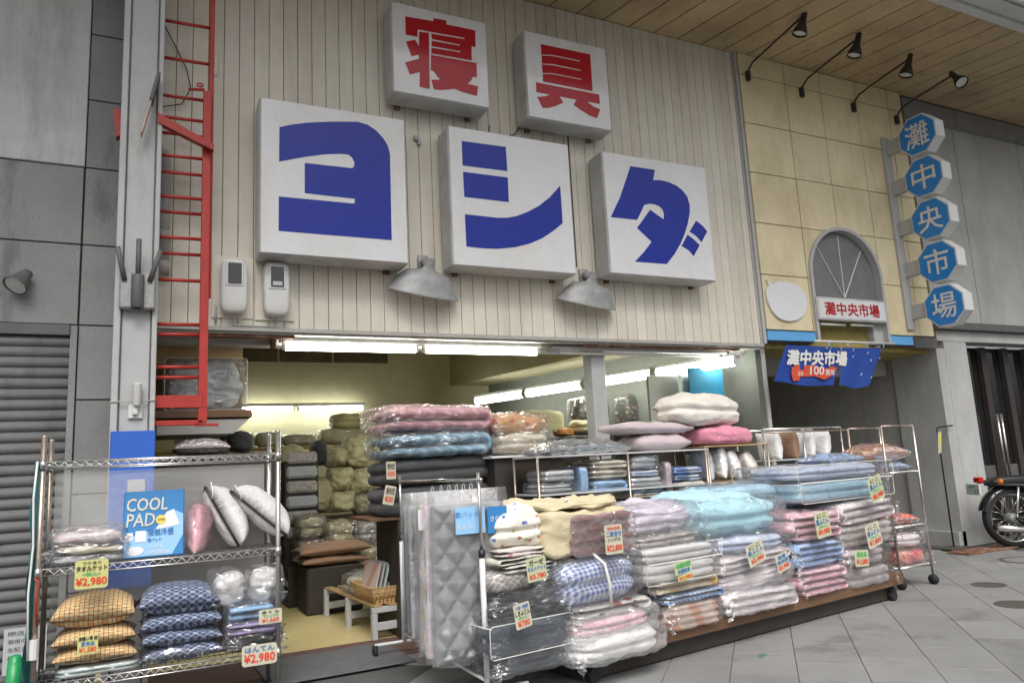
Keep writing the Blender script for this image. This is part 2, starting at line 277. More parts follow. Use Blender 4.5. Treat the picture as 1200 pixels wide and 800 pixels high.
# ------------------------------------------------------------------ mesh helpers
def link(name, me, mat=None, parent=None, loc=(0, 0, 0), rot=(0, 0, 0)):
    o = bpy.data.objects.new(name, me); COL.objects.link(o)
    if parent: o.parent = parent
    o.location = loc; o.rotation_euler = rot
    if mat and me and not me.materials: me.materials.append(mat)
    return o
def tag(o, label=None, cat=None, group=None, kind=None):
    for k, v in (('label', label), ('category', cat), ('group', group), ('kind', kind)):
        if v: o[k] = v
    return o
def thing(name, label, cat, loc=(0, 0, 0), rot=(0, 0, 0), group=None):
    if isinstance(rot, (int, float)): rot = (0, 0, rot)
    o = bpy.data.objects.new(name, None); COL.objects.link(o); o.empty_display_size = .1
    o.location = loc; o.rotation_euler = rot; return tag(o, label, cat, group)
class MB:
    def __init__(s): s.v = []; s.f = []
    def add(s, v, f):
        k = len(s.v); s.v += [tuple(p) for p in v]; s.f += [tuple(i+k for i in q) for q in f]; return s
    def box(s, a, b):
        x0, y0, z0 = a; x1, y1, z1 = b
        return s.add([(x0, y0, z0), (x1, y0, z0), (x1, y1, z0), (x0, y1, z0), (x0, y0, z1), (x1, y0, z1), (x1, y1, z1), (x0, y1, z1)],
                     [(0, 3, 2, 1), (4, 5, 6, 7), (0, 1, 5, 4), (1, 2, 6, 5), (2, 3, 7, 6), (3, 0, 4, 7)])
    def bev(s, a, b, r):    # box with a small chamfer on every edge
        x0, y0, z0 = a; x1, y1, z1 = b; V = []; idx = {}
        for ix, x in enumerate((x0, x1)):
            for iy, y in enumerate((y0, y1)):
                for iz, z in enumerate((z0, z1)):
                    sx, sy, sz = (r if ix == 0 else -r), (r if iy == 0 else -r), (r if iz == 0 else -r)
                    for k, p in enumerate(((x, y+sy, z+sz), (x+sx, y, z+sz), (x+sx, y+sy, z))): idx[ix, iy, iz, k] = len(V); V.append(p)
        F = []
        g = lambda *t: idx[t]
        F += [(g(0,0,0,0), g(0,0,1,0), g(0,1,1,0), g(0,1,0,0)), (g(1,0,0,0), g(1,1,0,0), g(1,1,1,0), g(1,0,1,0)),
              (g(0,0,0,1), g(1,0,0,1), g(1,0,1,1), g(0,0,1,1)), (g(0,1,0,1), g(0,1,1,1), g(1,1,1,1), g(1,1,0,1)),
              (g(0,0,0,2), g(0,1,0,2), g(1,1,0,2), g(1,0,0,2)), (g(0,0,1,2), g(1,0,1,2), g(1,1,1,2), g(0,1,1,2))]
        for i in (0, 1):
            for j in (0, 1):
                F += [(g(i,j,0,0), g(i,j,1,0), g(i,j,1,1), g(i,j,0,1)), (g(i,0,j,0), g(i,1,j,0), g(i,1,j,2), g(i,0,j,2)), (g(0,i,j,1), g(1,i,j,1), g(1,i,j,2), g(0,i,j,2))]
                for k in (0, 1): F.append((g(i,j,k,0), g(i,j,k,1), g(i,j,k,2)))
        return s.add(V, F)
    def tube(s, pts, r, n=8, cap=True, r2=None):
        pts = [Vector(p) for p in pts]; k0 = len(s.v); up = None; m = len(pts)
        for i, p in enumerate(pts):
            t = (pts[min(i+1, m-1)]-pts[max(i-1, 0)]).normalized()
            if up is None: up = t.cross(Vector((0, 0, 1)) if abs(t.z) < .9 else Vector((1, 0, 0))).normalized()
            up = (up-t*up.dot(t)).normalized(); q = t.cross(up); rr = r if r2 is None else r+(r2-r)*i/(m-1)
            s.v += [tuple(p+up*(rr*math.cos(2*PI*j/n))+q*(rr*math.sin(2*PI*j/n))) for j in range(n)]
        for i in range(m-1):
            for j in range(n):
                a = k0+i*n+j; b = k0+i*n+(j+1) % n; s.f.append((a, b, b+n, a+n))
        if cap: s.f.append(tuple(k0+j for j in range(n))[::-1]); s.f.append(tuple(k0+(m-1)*n+j for j in range(n)))
        return s
    def lathe(s, prof, n=24, c=(0, 0, 0), mat=None, sx=1, sy=1):     # prof: (r, z) pairs round z
        mat = mat or Matrix(); k0 = len(s.v)
        for r, z in prof:
            for j in range(n):
                p = mat @ Vector((r*sx*math.cos(2*PI*j/n), r*sy*math.sin(2*PI*j/n), z)); s.v.append((p.x+c[0], p.y+c[1], p.z+c[2]))
        for i in range(len(prof)-1):
            for j in range(n):
                a = k0+i*n+j; b = k0+i*n+(j+1) % n; s.f.append((a, b, b+n, a+n))
        return s
    def prism(s, pts, a, b, axis='y'):    # polygon (u, w) extruded between a and b along the axis
        m = len(pts); P = (lambda u, q, w: (u, q, w)) if axis == 'y' else ((lambda u, q, w: (q, u, w)) if axis == 'x' else (lambda u, q, w: (u, w, q)))
        V = [P(u, a, w) for u, w in pts]+[P(u, b, w) for u, w in pts]
        F = [tuple(range(m)), tuple(range(2*m-1, m-1, -1))]+[(i, i+m, (i+1) % m+m, (i+1) % m) for i in range(m)]
        return s.add(V, F)
    def mesh(s, name, smooth=False):
        me = bpy.data.meshes.new(name); me.from_pydata(s.v, [], s.f); me.validate()
        if smooth: me.polygons.foreach_set('use_smooth', [True]*len(me.polygons))
        fix_normals(me); return me
    def build(s, name, mat, parent=None, smooth=False, loc=(0, 0, 0), rot=(0, 0, 0)):
        return link(name, s.mesh(name, smooth), mat, parent, loc, rot)
import bmesh
def fix_normals(me):
    bm = bmesh.new(); bm.from_mesh(me); bmesh.ops.recalc_face_normals(bm, faces=bm.faces); bm.to_mesh(me); bm.free()
def np_mesh(name, V, F, smooth=True):
    me = bpy.data.meshes.new(name); me.from_pydata([tuple(p) for p in V], [], F)
    if smooth: me.polygons.foreach_set('use_smooth', [True]*len(me.polygons))
    fix_normals(me); return me
def nz(p, f=1.0, seed=0): return noise.noise(Vector((p[0]*f+seed*7.3, p[1]*f-seed*3.1, p[2]*f+seed*1.7)))

FONTCACHE = {}
def text_mesh(body, bold=.0, shear=0):
    k = (body, bold, shear)
    if k in FONTCACHE: return FONTCACHE[k]
    c = bpy.data.curves.new('text', 'FONT'); c.body = body; c.resolution_u = 2; c.offset = bold; c.shear = shear
    o = bpy.data.objects.new('text', c); COL.objects.link(o); dg = bpy.context.evaluated_depsgraph_get(); dg.update()
    me = bpy.data.meshes.new_from_object(o.evaluated_get(dg)); V = np.empty(len(me.vertices)*3); me.vertices.foreach_get('co', V); V = V.reshape(-1, 3)
    F = [tuple(p.vertices) for p in me.polygons]; bpy.data.objects.remove(o); bpy.data.curves.remove(c)
    FONTCACHE[k] = (V, F); return V, F
def lettering(body, x0, z0, w, h, mat, parent, y=-.002, bold=.02, name='lettering', basis=None, shear=0):
    """flat printed words fitted to a rectangle of the local XZ plane"""
    V, F = text_mesh(body, 0, shear)
    if len(V) == 0: return None
    lo, hi = V.min(0), V.max(0); U = (V-lo)/np.maximum(hi-lo, 1e-6)
    V, F = U, list(F); P = []; G = []; bs = min(w, h*4)*bold*.22 if bold > .012 else 0
    for q, (dx, dz) in enumerate(((0, 0), (-1, -.6), (1, .6), (-.7, 1), (.7, -1)) if bs else ((0, 0),)):
        k = len(P); P += [(x0+u[0]*w+dx*bs, y-q*.00025, z0+u[1]*h+dz*bs) for u in U]; G += [tuple(i+k for i in f) for f in F]
    F = G
    if basis: P = [tuple(basis @ Vector(p)) for p in P]
    me = bpy.data.meshes.new(name); me.from_pydata(P, [], F); return link(name, me, mat, parent)

# ---- soft goods
def cube_grid(n):
    idx = {}; V = []; F = []
    def vid(p):
        k = tuple(round(c*n) for c in p)
        if k not in idx: idx[k] = len(V); V.append(p)
        return idx[k]
    for ax in range(3):
        for sgn in (-1, 1):
            for i in range(n):
                for j in range(n):
                    q = []
                    for di, dj in ((0, 0), (1, 0), (1, 1), (0, 1)):
                        u, v = 2*(i+di)/n-1, 2*(j+dj)/n-1; p = [0, 0, 0]; p[ax] = sgn; p[(ax+1) % 3] = u; p[(ax+2) % 3] = v; q.append(vid(tuple(p)))
                    F.append(tuple(q) if sgn > 0 else tuple(q[::-1]))
    return np.array(V), F
GRID = {}
def soft_box(w, d, h, e=5, n=16, amp=.01, freq=6, seed=0, creases=0, puff=.0, lean=0, wr=0):
    if n not in GRID: GRID[n] = cube_grid(n)
    P, F = GRID[n]; P = P.copy()
    L = (np.abs(P)**e).sum(1)**(1/e); P = P/L[:, None]
    V = P*np.array([w/2, d/2, h/2])+np.array([0, d/2, h/2])
    nr = P/np.linalg.norm(P, axis=1)[:, None]
    if puff: V[:, 2] += puff*h*np.where(P[:, 2] > 0, 1, -.3)*np.maximum(0, (1-P[:, 0]**2)*(1-P[:, 1]**2))
    for i in range(len(V)):
        p = V[i]; k = nz(p, freq, seed)*amp+nz(p, freq*2.6, seed+5)*amp*.45
        if wr: k -= abs(nz((p[0]*.6, p[1], p[2]*2.2), 5, seed+9))*wr
        V[i] = p+nr[i]*k
    if creases:
        side = 1-np.abs(P[:, 2])**6
        for c in range(1, creases):
            zc = 2*c/creases-1; g = np.exp(-((P[:, 2]-zc)/(.16))**2)*side
            V[:, :2] -= nr[:, :2]*(g*.035)[:, None]
    if lean: V[:, 0] += lean*(V[:, 2]/h)
    V[:, 2] = np.maximum(V[:, 2], 0.0)
    return V, F
def folded(w, d, h, n, seed=0, amp=.008, ny=14, flip=False, seg=9):
    """serpentine section (n layers folded over one another) run along the depth"""
    t = h/n; C = []; hw = w/2-t*.5
    for i in range(n):
        z = t*(i+.5); dirn = 1 if i % 2 == 0 else -1
        a, b = -hw*dirn, hw*dirn
        for k in range(seg): C.append((a+(b-a)*k/(seg-1)*1.0, z+.0))
        if i < n-1:
            for k in range(1, 5): th = -PI/2+PI*k/5; C.append((b+dirn*math.cos(th)*t*.5, z+t*.5+math.sin(th)*t*.5))
    C = np.array(C); m = len(C); T = np.gradient(C, axis=0); T /= np.linalg.norm(T, axis=1)[:, None]+1e-9; N = np.stack([-T[:, 1], T[:, 0]], 1)
    r0 = np.full(m, t*.515)
    for k in range(3): r0[k] *= (.45, .85, .97)[k]; r0[m-1-k] *= (.45, .85, .97)[k]
    V = []
    for j in range(ny):
        v = 2*j/(ny-1)-1; s = (1-abs(v)**6*.75); y = d/2+v*d/2*(1-.02*abs(v)); sw = 1-.03*abs(v)**4
        for sg in (1, -1):
            for i in range(m):
                x, z = C[i]+N[i]*sg*r0[i]*s; x *= sw
                k = nz((x, y, z), 7, seed)*amp*1.6+nz((x, y, z), 19, seed)*amp*.6
                x += .018*nz((z*4, seed, 0), 1.5, seed); V.append((x+N[i][0]*sg*k+nz((z*3, y, 0), 4, seed)*.014, y+nz((x, z, y), 6, seed+3)*amp*1.2, max(0, z+N[i][1]*sg*k)))
    F = []; L = 2*m
    for j in range(ny-1):
        for i in range(m-1):
            a = j*L+i; F.append((a, a+1, a+1+L, a+L)); b = j*L+m+i; F.append((b, b+L, b+1+L, b+1))
        F.append((j*L, j*L+L, j*L+L+m, j*L+m)); a = j*L+m-1; F.append((a, a+m, a+m+L, a+L))
    for j in (0, ny-1):
        for i in range(m-1): F.append((j*L+i, j*L+m+i, j*L+m+i+1, j*L+i+1))
    V = np.array(V)
    if flip: V[:, 0] *= -1
    return V, F
def pillow(w, d, h, n=30, seed=0, amp=.006, pinch=.07, flat=.35):
    V = []; F = []; g = np.linspace(-1, 1, n)
    for sg in (1, -1):
        for v in g:
            for u in g:
                e = ((1-abs(u)**2.6)*(1-abs(v)**2.6)); z = max(0, e)**.48*h*(1-flat if sg > 0 else flat)
                x = u*w/2*(1-pinch*(1-v*v)*abs(u)**2); y = v*d/2*(1-pinch*(1-u*u)*abs(v)**2)
                wr = -abs(nz((x*.7, y*1.2, sg), 6, seed+2))*amp*3.2*e+nz((x, y, sg), 13, seed)*amp*1.6+math.sin(math.atan2(v, u)*18+seed)*amp*.7*(max(abs(u), abs(v))**4)*(1-max(abs(u), abs(v))**8)
                V.append((x, y+d/2, sg*(z+(wr if e > 0.02 else 0))+h*flat))
    for s in (0, 1):
        for j in range(n-1):
            for i in range(n-1):
                a = s*n*n+j*n+i; F.append((a, a+1, a+n+1, a+n))
    rim = [(0, i) for i in range(n)]+[(j, n-1) for j in range(1, n)]+[(n-1, i) for i in range(n-2, -1, -1)]+[(j, 0) for j in range(n-2, 0, -1)]
    for k in range(len(rim)):
        a = rim[k][0]*n+rim[k][1]; b = rim[(k+1) % len(rim)]; b = b[0]*n+b[1]; F.append((a, b, b+n*n, a+n*n))
    return np.array(V), F
def bag(parent, w, d, h, seed=0, mat=None, amp=.030, e=6, tail=True, pad=.018, n=20):
    V, F = soft_box(w+2*pad, d+2*pad, h+1.6*pad, e, n, amp, 11, seed)
    V[:, 1] -= pad
    me = np_mesh('plastic_bag', V, F); o = link('plastic_bag', me, mat or PL, parent)
    if tail:    # the gathered open end of the bag
        rnd = random.Random(seed); sx = 1 if rnd.random() < .5 else -1; V = []; F = []; m = 12
        y0 = -pad*.6; x0 = sx*(w/2-.02)
        for i in range(m):
            z = h*.05+h*.8*i/(m-1)
            for k in range(5):
                t = k/4; V.append((x0+sx*t*(.05+.03*math.sin(i*1.3+seed))-0.01*sx, y0-.012*math.sin(t*5+i*.9+seed)-.008, z+.02*math.sin(i*2.1)*t-.03*t))
        for i in range(m-1):
            for k in range(4): a = i*5+k; F.append((a, a+1, a+6, a+5))
        link('bag_flap', np_mesh('bag_flap', V, F), mat or PL, parent)
    return o
def piping(parent, w, d, h, mat, pad=.012, r=.0035):
    mb = MB(); a, b = w/2+pad, h+pad*.7
    for y in (-pad, d+pad):
        c = [(-a+.02, y, 0.004), (a-.02, y, 0.004), (a, y, .02), (a, y, b-.02), (a-.02, y, b), (-a+.02, y, b), (-a, y, b-.02), (-a, y, .02), (-a+.02, y, 0.004)]
        mb.tube(c, r, 5)
    for x in (-a, a): mb.tube([(x, -pad, b-.01), (x, d+pad, b-.01)], r, 5)
    mb.build('piping', mat, parent, True)

def goods(name, label, cat, F5, d, shape, mat, n=3, cover='bag', group=None, rz=9.0, seed=None, tilt=0, flip=False, amp=None, part=None, pmat=None, hadd=0, puff=.06):
    """one bedding item: F5 = (x, y of the front foot, z, width, height)"""
    x, y, z, w_, h_ = F5; h_ += hadd; seed = seed if seed is not None else int(abs(x*131+z*977)) % 997
    if cover in ('bag', 'film', None) and group and z > .2: rr_ = random.Random(seed); tilt += rr_.uniform(-2.0, 2.0); rz += rr_.uniform(-4, 4)
    t = thing(name, label, cat, (x, y, z), (0, R(tilt), R(rz)), group)
    if shape == 'fold': V, F = folded(w_*.97, d, h_, n, seed, amp or .009, flip=flip)
    elif shape == 'box': V, F = soft_box(w_*.98, d, h_, 6, 16, amp or .012, 7, seed, creases=n)
    elif shape == 'roll': V, F = soft_box(w_*.98, d, h_, 3.2, 26, amp or .02, 6, seed, creases=n, puff=puff, wr=.026)
    elif shape == 'pillow': V, F = pillow(w_, d, h_, seed=seed)
    p = part or {'fold': 'quilt', 'box': 'quilt', 'roll': 'quilt', 'pillow': 'cushion'}[shape]
    link(p, np_mesh(p, V, F), mat, t)
    if cover == 'bag': bag(t, w_, d, h_, seed, pmat)
    elif cover == 'tight': bag(t, w_-.01, d, h_, seed, pmat, amp=.012, tail=False, pad=.008)
    elif cover == 'film':       # a closely fitting film over a cushion
        V2, F2 = pillow(w_*1.05, d*1.05, h_*1.07, seed=seed+1, amp=.016); V2[:, 1] -= d*.025; V2[:, 2] -= h_*.02
        link('plastic_bag', np_mesh('plastic_bag', V2, F2), pmat or PL, t)
    elif cover == 'piped': bag(t, w_, d, h_, seed, pmat, amp=.006, e=16, tail=False, pad=.010, n=14); piping(t, w_, d, h_, M['white_pl'])
    return t
def price_tag(F5, lines, card='tagw', label='', rz=9, rx=0, ry=0, name='price_tag', lift=0.02):
    """lines: (text, ink, relative height, width fraction)"""
    x, y, z, w_, h_ = F5; w_ *= .76 if rz else 1; z += h_*.04; h_ *= .93
    t = thing(name, label, 'price tag', (x, y-lift, z), (R(rx), R(ry), R(rz)), 'handwritten price cards')
    mb = MB(); r = w_*.06
    mb.prism([(-w_/2+r, 0), (w_/2-r, 0), (w_/2, r), (w_/2, h_-r), (w_/2-r, h_), (-w_/2+r, h_), (-w_/2, h_-r), (-w_/2, r)], 0, .0025); mb.build('card', M[card], t)
    tot = sum(l[2] for l in lines); zz = h_*.95; H = h_*.9
    for txt, ink, rel, wf in lines:
        hh = H*rel/tot; zz -= hh; lettering(txt, -w_*.46*wf, zz+hh*.10, w_*.92*wf, hh*.8, M[ink], t, -.003, .03 if hh > .03 else .015)
    return t
# ================================================================== THE SETTING
def struct(o): o['kind'] = 'structure'; return o
g = struct(MB().box((-60, -60, -.3), (60, 60, -.012)).build('ground', M['ground']))
# street tiles, laid at 45 degrees to the shop front
TILE = MB().bev((0, 0, -.03), (.4555, .6125, 0), .002).mesh('tile'); TILE.materials.append(M['tile'])
ca, sa = math.cos(R(-44)), math.sin(R(-44)); nt_ = 0
for i in range(-4, 34):
    for j in range(-10, 14):
        u = i*.46; v = j*.617+(i % 2)*.31+.05*((i*7) % 3)
        # local axes: u across the long joints, v along them
        X = 1.2+u*ca-v*sa*1.0; Y = -3.2+u*sa+v*ca
        xc, yc = X+.22*ca-.3*sa, Y+.22*sa+.3*ca
        if not (1.4 < xc < 17 and -4.7 < yc < (-.55 if xc < 7.7 else .75)): continue
        # keep those within the camera's view
        dx, dy = xc, yc+7.6; az = math.degrees(math.atan2(dx, dy)); dd = math.hypot(dx, dy)
        if az > 66 or az < 18 or dd < 4.1: continue
        o = link('tile', TILE, None, g, (X, Y, 0), (R(random.uniform(-.15, .15)), R(random.uniform(-.15, .15)), R(-44))); nt_ += 1
# shop threshold strip and yellow interior floor
struct(MB().box((-.3, -1.05, -.012), (7.6, -.30, .006)).build('threshold_paving', M['brick_fl']))
struct(MB().box((-.3, -.30, -.012), (7.45, 6.6, .012)).build('shop_floor', M['infloor']))
struct(MB().box((7.6, .75, -.012), (11.2, 9, .004)).build('passage_floor', M['tile']))

# --- arcade ceiling: slats
ceil = struct(MB().box((-6, -2.0, 7.372), (22, .3, 7.42)).build('arcade_ceiling', M['ceil_gap']))
SL = MB(); k = math.tan(R(12)); SL.add([(0, 0, 7.345), (.388, 0, 7.345), (.388+2.0*k, -2.0, 7.345), (2.0*k, -2.0, 7.345), (0, 0, 7.371), (.388, 0, 7.371), (.388+2.0*k, -2.0, 7.371), (2.0*k, -2.0, 7.371)],
     [(0, 1, 2, 3), (4, 7, 6, 5), (0, 4, 5, 1), (1, 5, 6, 2), (2, 6, 7, 3), (3, 7, 4, 0)])
SLm = SL.mesh('ceiling_slat'); SLm.materials.append(M['ceil'])
for i in range(46): link('ceiling_slat', SLm, None, ceil, (-1.2+i*.412, 0, random.uniform(0, .002)))
bm_ = thing('ceiling_beam', 'long white aluminium beam along the outer edge of the arcade ceiling', 'beam', (0, -2.02, 7.3))
MB().bev((-6, -.10, 0), (22, .02, .16), .01).build('lower_flange', M['white_alu'], bm_)
MB().bev((-6, -.32, .05), (22, -.10, .20), .01).build('channel', M['white_alu'], bm_)
MB().tube([(-6, -.36, .10), (22, -.36, .10)], .035, 8).build('pipe', M['white_alu'], bm_, True)
# the curved arcade roof beyond the beam, panel by panel
roof = thing('arcade_roof', 'curved grey brown arcade roof sheets beyond the white ceiling beam', 'roof', (0, -2.35, 7.42))
RP = MB(); arc = [(-.0, 0), (-.25, .42), (-.6, .78), (-1.1, 1.12), (-1.7, 1.38), (-2.4, 1.52)]
V = []; F = []
for i, (yy, zz) in enumerate(arc):
    for x in (0, .02, .62, .64): V.append((x, yy, zz+(.03 if x in (0, .64) else 0)))
for i in range(len(arc)-1):
    for j in range(3): a = i*4+j; F.append((a, a+1, a+5, a+4))
RPm = np_mesh('roof_panel', V, F, False); RPm.materials.append(M['roofpanel'])
for i in range(40): link('roof_panel', RPm, None, roof, (-5+i*.66, 0, 0))
MB().box((-5, .0, -.05), (21.4, .04, .03)).build('gutter', M['trim'], roof)

# --- the planked front of the shop
fac = thing('planked_shop_front', 'cream vertical plank wall above the bedding shop, carrying the box signs', 'shop front', (0, 0, 0))
MB().box((-.1, .03, 3.0), (7.6, .12, 7.36)).build('backing', M['groove'], fac)
PK = MB().bev((0, 0, 3.02), (.1425, .03, 7.342), .004).mesh('plank'); PK.materials.append(M['siding'])
for i in range(52): link('plank', PK, None, fac, (-.085+i*.1478, random.uniform(-.002, .002), 0))
MB().bev((7.602, -.035, 3.02), (7.655, .03, 7.342), .004).build('corner_trim', M['greysteel'], fac)
MB().bev((7.56, -.012, 3.02), (7.600, .028, 7.342), .004).build('corner_trim', M['trim'], fac)
MB().bev((.0, -.03, 2.975), (7.6, .028, 3.018), .004).build('drip_rail', M['trim'], fac)
MB().bev((.0, .0, 2.955), (7.6, .30, 2.973), .003).build('soffit', M['trim'], fac)
lin = MB().bev((.0, .30, 2.90), (7.55, .52, 2.972), .006).build('lintel_beam', M['trim'], fac)
MB().bev((4.75, .02, 2.93), (7.2, .10, 2.953), .003).build('rust_strip', M['rust'], fac)
MB().bev((.45, .02, 2.925), (1.35, .12, 2.953), .003).build('rust_strip', M['rust'], fac)
MB().bev((1.15, .22, 2.86), (1.20, .295, 2.95), .004).build('rust_strip', M['rust'], fac)

# --- interior shell
room = thing('shop_interior', 'yellowed inside walls and ceiling of the bedding shop behind the open front', 'shop interior', (0, 0, 0))
MB().box((-1.2, 6.6, -.01), (7.6, 6.7, 4.2)).build('back_wall', M['inwall'], room)
MB().box((-1.3, .5, 4.2), (7.7, 6.7, 4.3)).build('shop_ceiling', M['inwall'], room)
MB().box((-1.3, .14, -.01), (-1.2, 6.6, 4.2)).build('side_wall', M['inwall'], room)
MB().box((-1.2, .53, 2.975), (7.55, .60, 4.2)).build('front_header', M['inwall'], room)
sw = MB(); sw.add([(7.56, .12, -.01), (6.45, 6.6, -.01), (6.45, 6.6, 3.22), (7.56, .12, 3.22), (7.64, .12, -.01), (6.60, 6.6, -.01), (6.60, 6.6, 3.22), (7.64, .12, 3.22)],
   [(0, 1, 2, 3), (4, 7, 6, 5), (0, 4, 5, 1), (3, 2, 6, 7), (0, 3, 7, 4), (1, 5, 6, 2)]); sw.build('side_wall', M['inwall2'], room)
sw = MB(); sw.add([(6.6, .54, 3.22), (5.6, 6.6, 3.22), (6.6, 6.6, 3.22), (7.6, .54, 3.22), (6.6, .54, 4.2), (5.6, 6.6, 4.2), (6.6, 6.6, 4.2), (7.6, .54, 4.2)],
   [(0, 3, 2, 1), (4, 5, 6, 7), (0, 1, 5, 4), (1, 2, 6, 5), (2, 3, 7, 6), (3, 0, 4, 7)]); sw.build('bulkhead', M['inwall'], room)
tw = thing('transom_window', 'dark brown transom window high on the back wall of the shop', 'window', (0, 6.6, 0))
MB().box((1.3, -.03, 3.60), (4.35, -.002, 3.66)).box((1.3, -.03, 4.08), (4.35, -.002, 4.14)).box((1.3, -.03, 3.66), (1.36, -.002, 4.08)).box((4.29, -.03, 3.66), (4.35, -.002, 4.08)).build('frame', M['inwall'], tw)
for a, b in ((1.36, 2.2), (2.24, 3.2), (3.24, 4.29)): MB().box((a, -.018, 3.66), (b, -.003, 4.08)).build('pane', plain('amber dark pane', (.07, .045, .02), .3, var=.6, vscale=3), tw)
MB().bev((4.96, .22, .012), (5.16, .42, 2.90), .01).build('shop_post', M['greysteel']); sp = bpy.data.objects['shop_post']
tag(sp, 'pale grey square post carrying the lintel of the bedding shop', 'post')

# --- fluorescent fittings
def tube_light(x0, y0, x1, y1, z, n, label, r=.024):
    L = math.hypot(x1-x0, y1-y0); t = thing('fluorescent_light', label, 'strip light', (x0, y0, z), math.atan2(y1-y0, x1-x0), 'fluorescent strip lights')
    MB().bev((0, -.05, .05), (L, .05, .11), .008).build('housing', M['white_pl'], t)
    for k in range(n):
        a, b = L*k/n+.03, L*(k+1)/n-.03
        tb = MB().tube([(a+.03, 0, 0), (b-.03, 0, 0)], r, 10).build('tube', M['tube_on'], t, True)
        for e in (a, b-.029): MB().tube([(e, 0, 0), (e+.029, 0, 0)], r*1.1, 10).box((e, -.02, 0), (e+.029, .02, .05)).build('lamp_holder', M['white_pl'], t)
    return t
tube_light(1.22, .16, 4.22, .16, 2.86, 2, 'pair of lit white tubes fixed under the front beam over the shop entrance', .034)
un = thing('fluorescent_light', 'unlit strip light fitting under the front beam, before the grey post', 'strip light', (4.35, .16, 2.86), 0, 'fluorescent strip lights')
MB().bev((0, -.05, .03), (2.75, .05, .08), .008).build('housing', M['greysteel'], un)
MB().tube([(.03, 0, 0), (2.7, 0, 0)], .018, 8).build('tube', M['white_pl'], un, True)
for e in (0, 2.63): MB().box((e, -.03, -.02), (e+.12, .03, .03)).build('lamp_holder', M['galv'], un)
tube_light(1.2, 6.3, 3.75, 6.3, 2.76, 2, 'pair of lit tubes across the far end of the shop', .04)
tube_light(5.62, 5.4, 7.14, -.02, 2.79, 4, 'long row of lit tubes running down the side wall of the shop', .07)

# ================================================================== NEIGHBOUR ON THE LEFT OF THE LADDER
lw = thing('slab_faced_building', 'grey building faced in speckled stone slabs beside the ladder column', 'building', (0, 0, 0))
MB().box((-6, .06, -.01), (-.02, .30, 7.36)).build('wall', M['groove'], lw)
zs = [-.01, .68, 1.5, 2.32, 2.99, 3.735, 4.475, 5.15, 5.82, 6.5, 7.34]
for a, b in zip(zs, zs[1:]):
    MB().bev((-.535, 0, a+.006), (-.03, .06, b-.006), .004).build('stone_slab', M['slab_dark'], lw)
for a, b in ((2.99, 3.735), (3.735, 4.475)):
    for x0, x1 in ((-1.5, -.545), (-2.46, -1.506), (-3.42, -2.466)): MB().bev((x0, 0, a+.006), (x1-.006, .06, b-.006), .004).build('stone_slab', M['slab_dark'], lw)
MB().bev((-3.42, -.012, 4.48), (-.545, .05, 7.34), .006).build('render_panel', M['slab_light'], lw)
MB().bev((-.60, -.02, 0), (-.545, .06, 2.98), .003).build('shutter_rail', M['slab_dark'], lw)
sh = thing('roller_shutter', 'closed grey roller shutter of the building beside the ladder', 'shutter', (0, .02, 0))
prof = [(0, 0), (-.022, .012), (-.030, .035), (-.026, .062), (-.006, .078), (.0, .092), (.012, .092), (.012, 0)]
SM = MB(); SM.prism([(y, z) for y, z in prof], -3.4, -.602, 'x'); SMm = SM.mesh('shutter_slat', True); SMm.materials.append(M['shutter'])
for i in range(31): link('shutter_slat', SMm, None, sh, (0, random.uniform(-.002, .002), .02+i*.0925))
MB().bev((-3.4, -.06, 2.89), (-.602, .03, 2.985), .004).build('shutter_head', M['darkgrey'], sh)
nb = thing('paper_notice', 'laminated grey notice with four short lines taped low on the shutter', 'notice', (-0.799,0.516)[:1]+(-.014, (-0.78,0.095)[1]))
MB().box((-.17, 0, 0), (.13, .003, .36)).build('sheet', M['paper'], nb)
for i, t_ in enumerate(('閉店', '御用の方は', '左記まで', 'お願いします')): lettering(t_, -.14, .30-i*.062, .04+.035*len(t_), .035, M['tk'], nb, -.002, 0)
# small floodlight on the slab wall
fl = thing('floodlight', 'small round grey floodlight on the slab wall above the shutter', 'floodlight', (-.97, 0, 3.32)); fl.scale = (.8, .8, .8)
rm = Matrix.Rotation(R(-118), 4, 'X')
MB().bev((-.05, -.05, .06), (.05, 0, .16), .008).build('wall_bracket', M['darkgrey'], fl)
MB().lathe([(.001, -.10), (.055, -.10), (.06, -.04), (.10, .05), (.115, .12), (.122, .125), (.122, .14)], 20, (0, -.12, .06), Matrix.Rotation(R(148), 4, 'X') @ Matrix.Rotation(R(-25), 4, 'Y') @ Matrix.Rotation(R(0), 4, 'Z')).build('lamp_body', M['darkgrey'], fl, True)
MB().lathe([(.001, .135), (.11, .128)], 20, (0, -.12, .06), Matrix.Rotation(R(148), 4, 'X') @ Matrix.Rotation(R(-25), 4, 'Y')).build('lens', M['bulb'], fl, True)

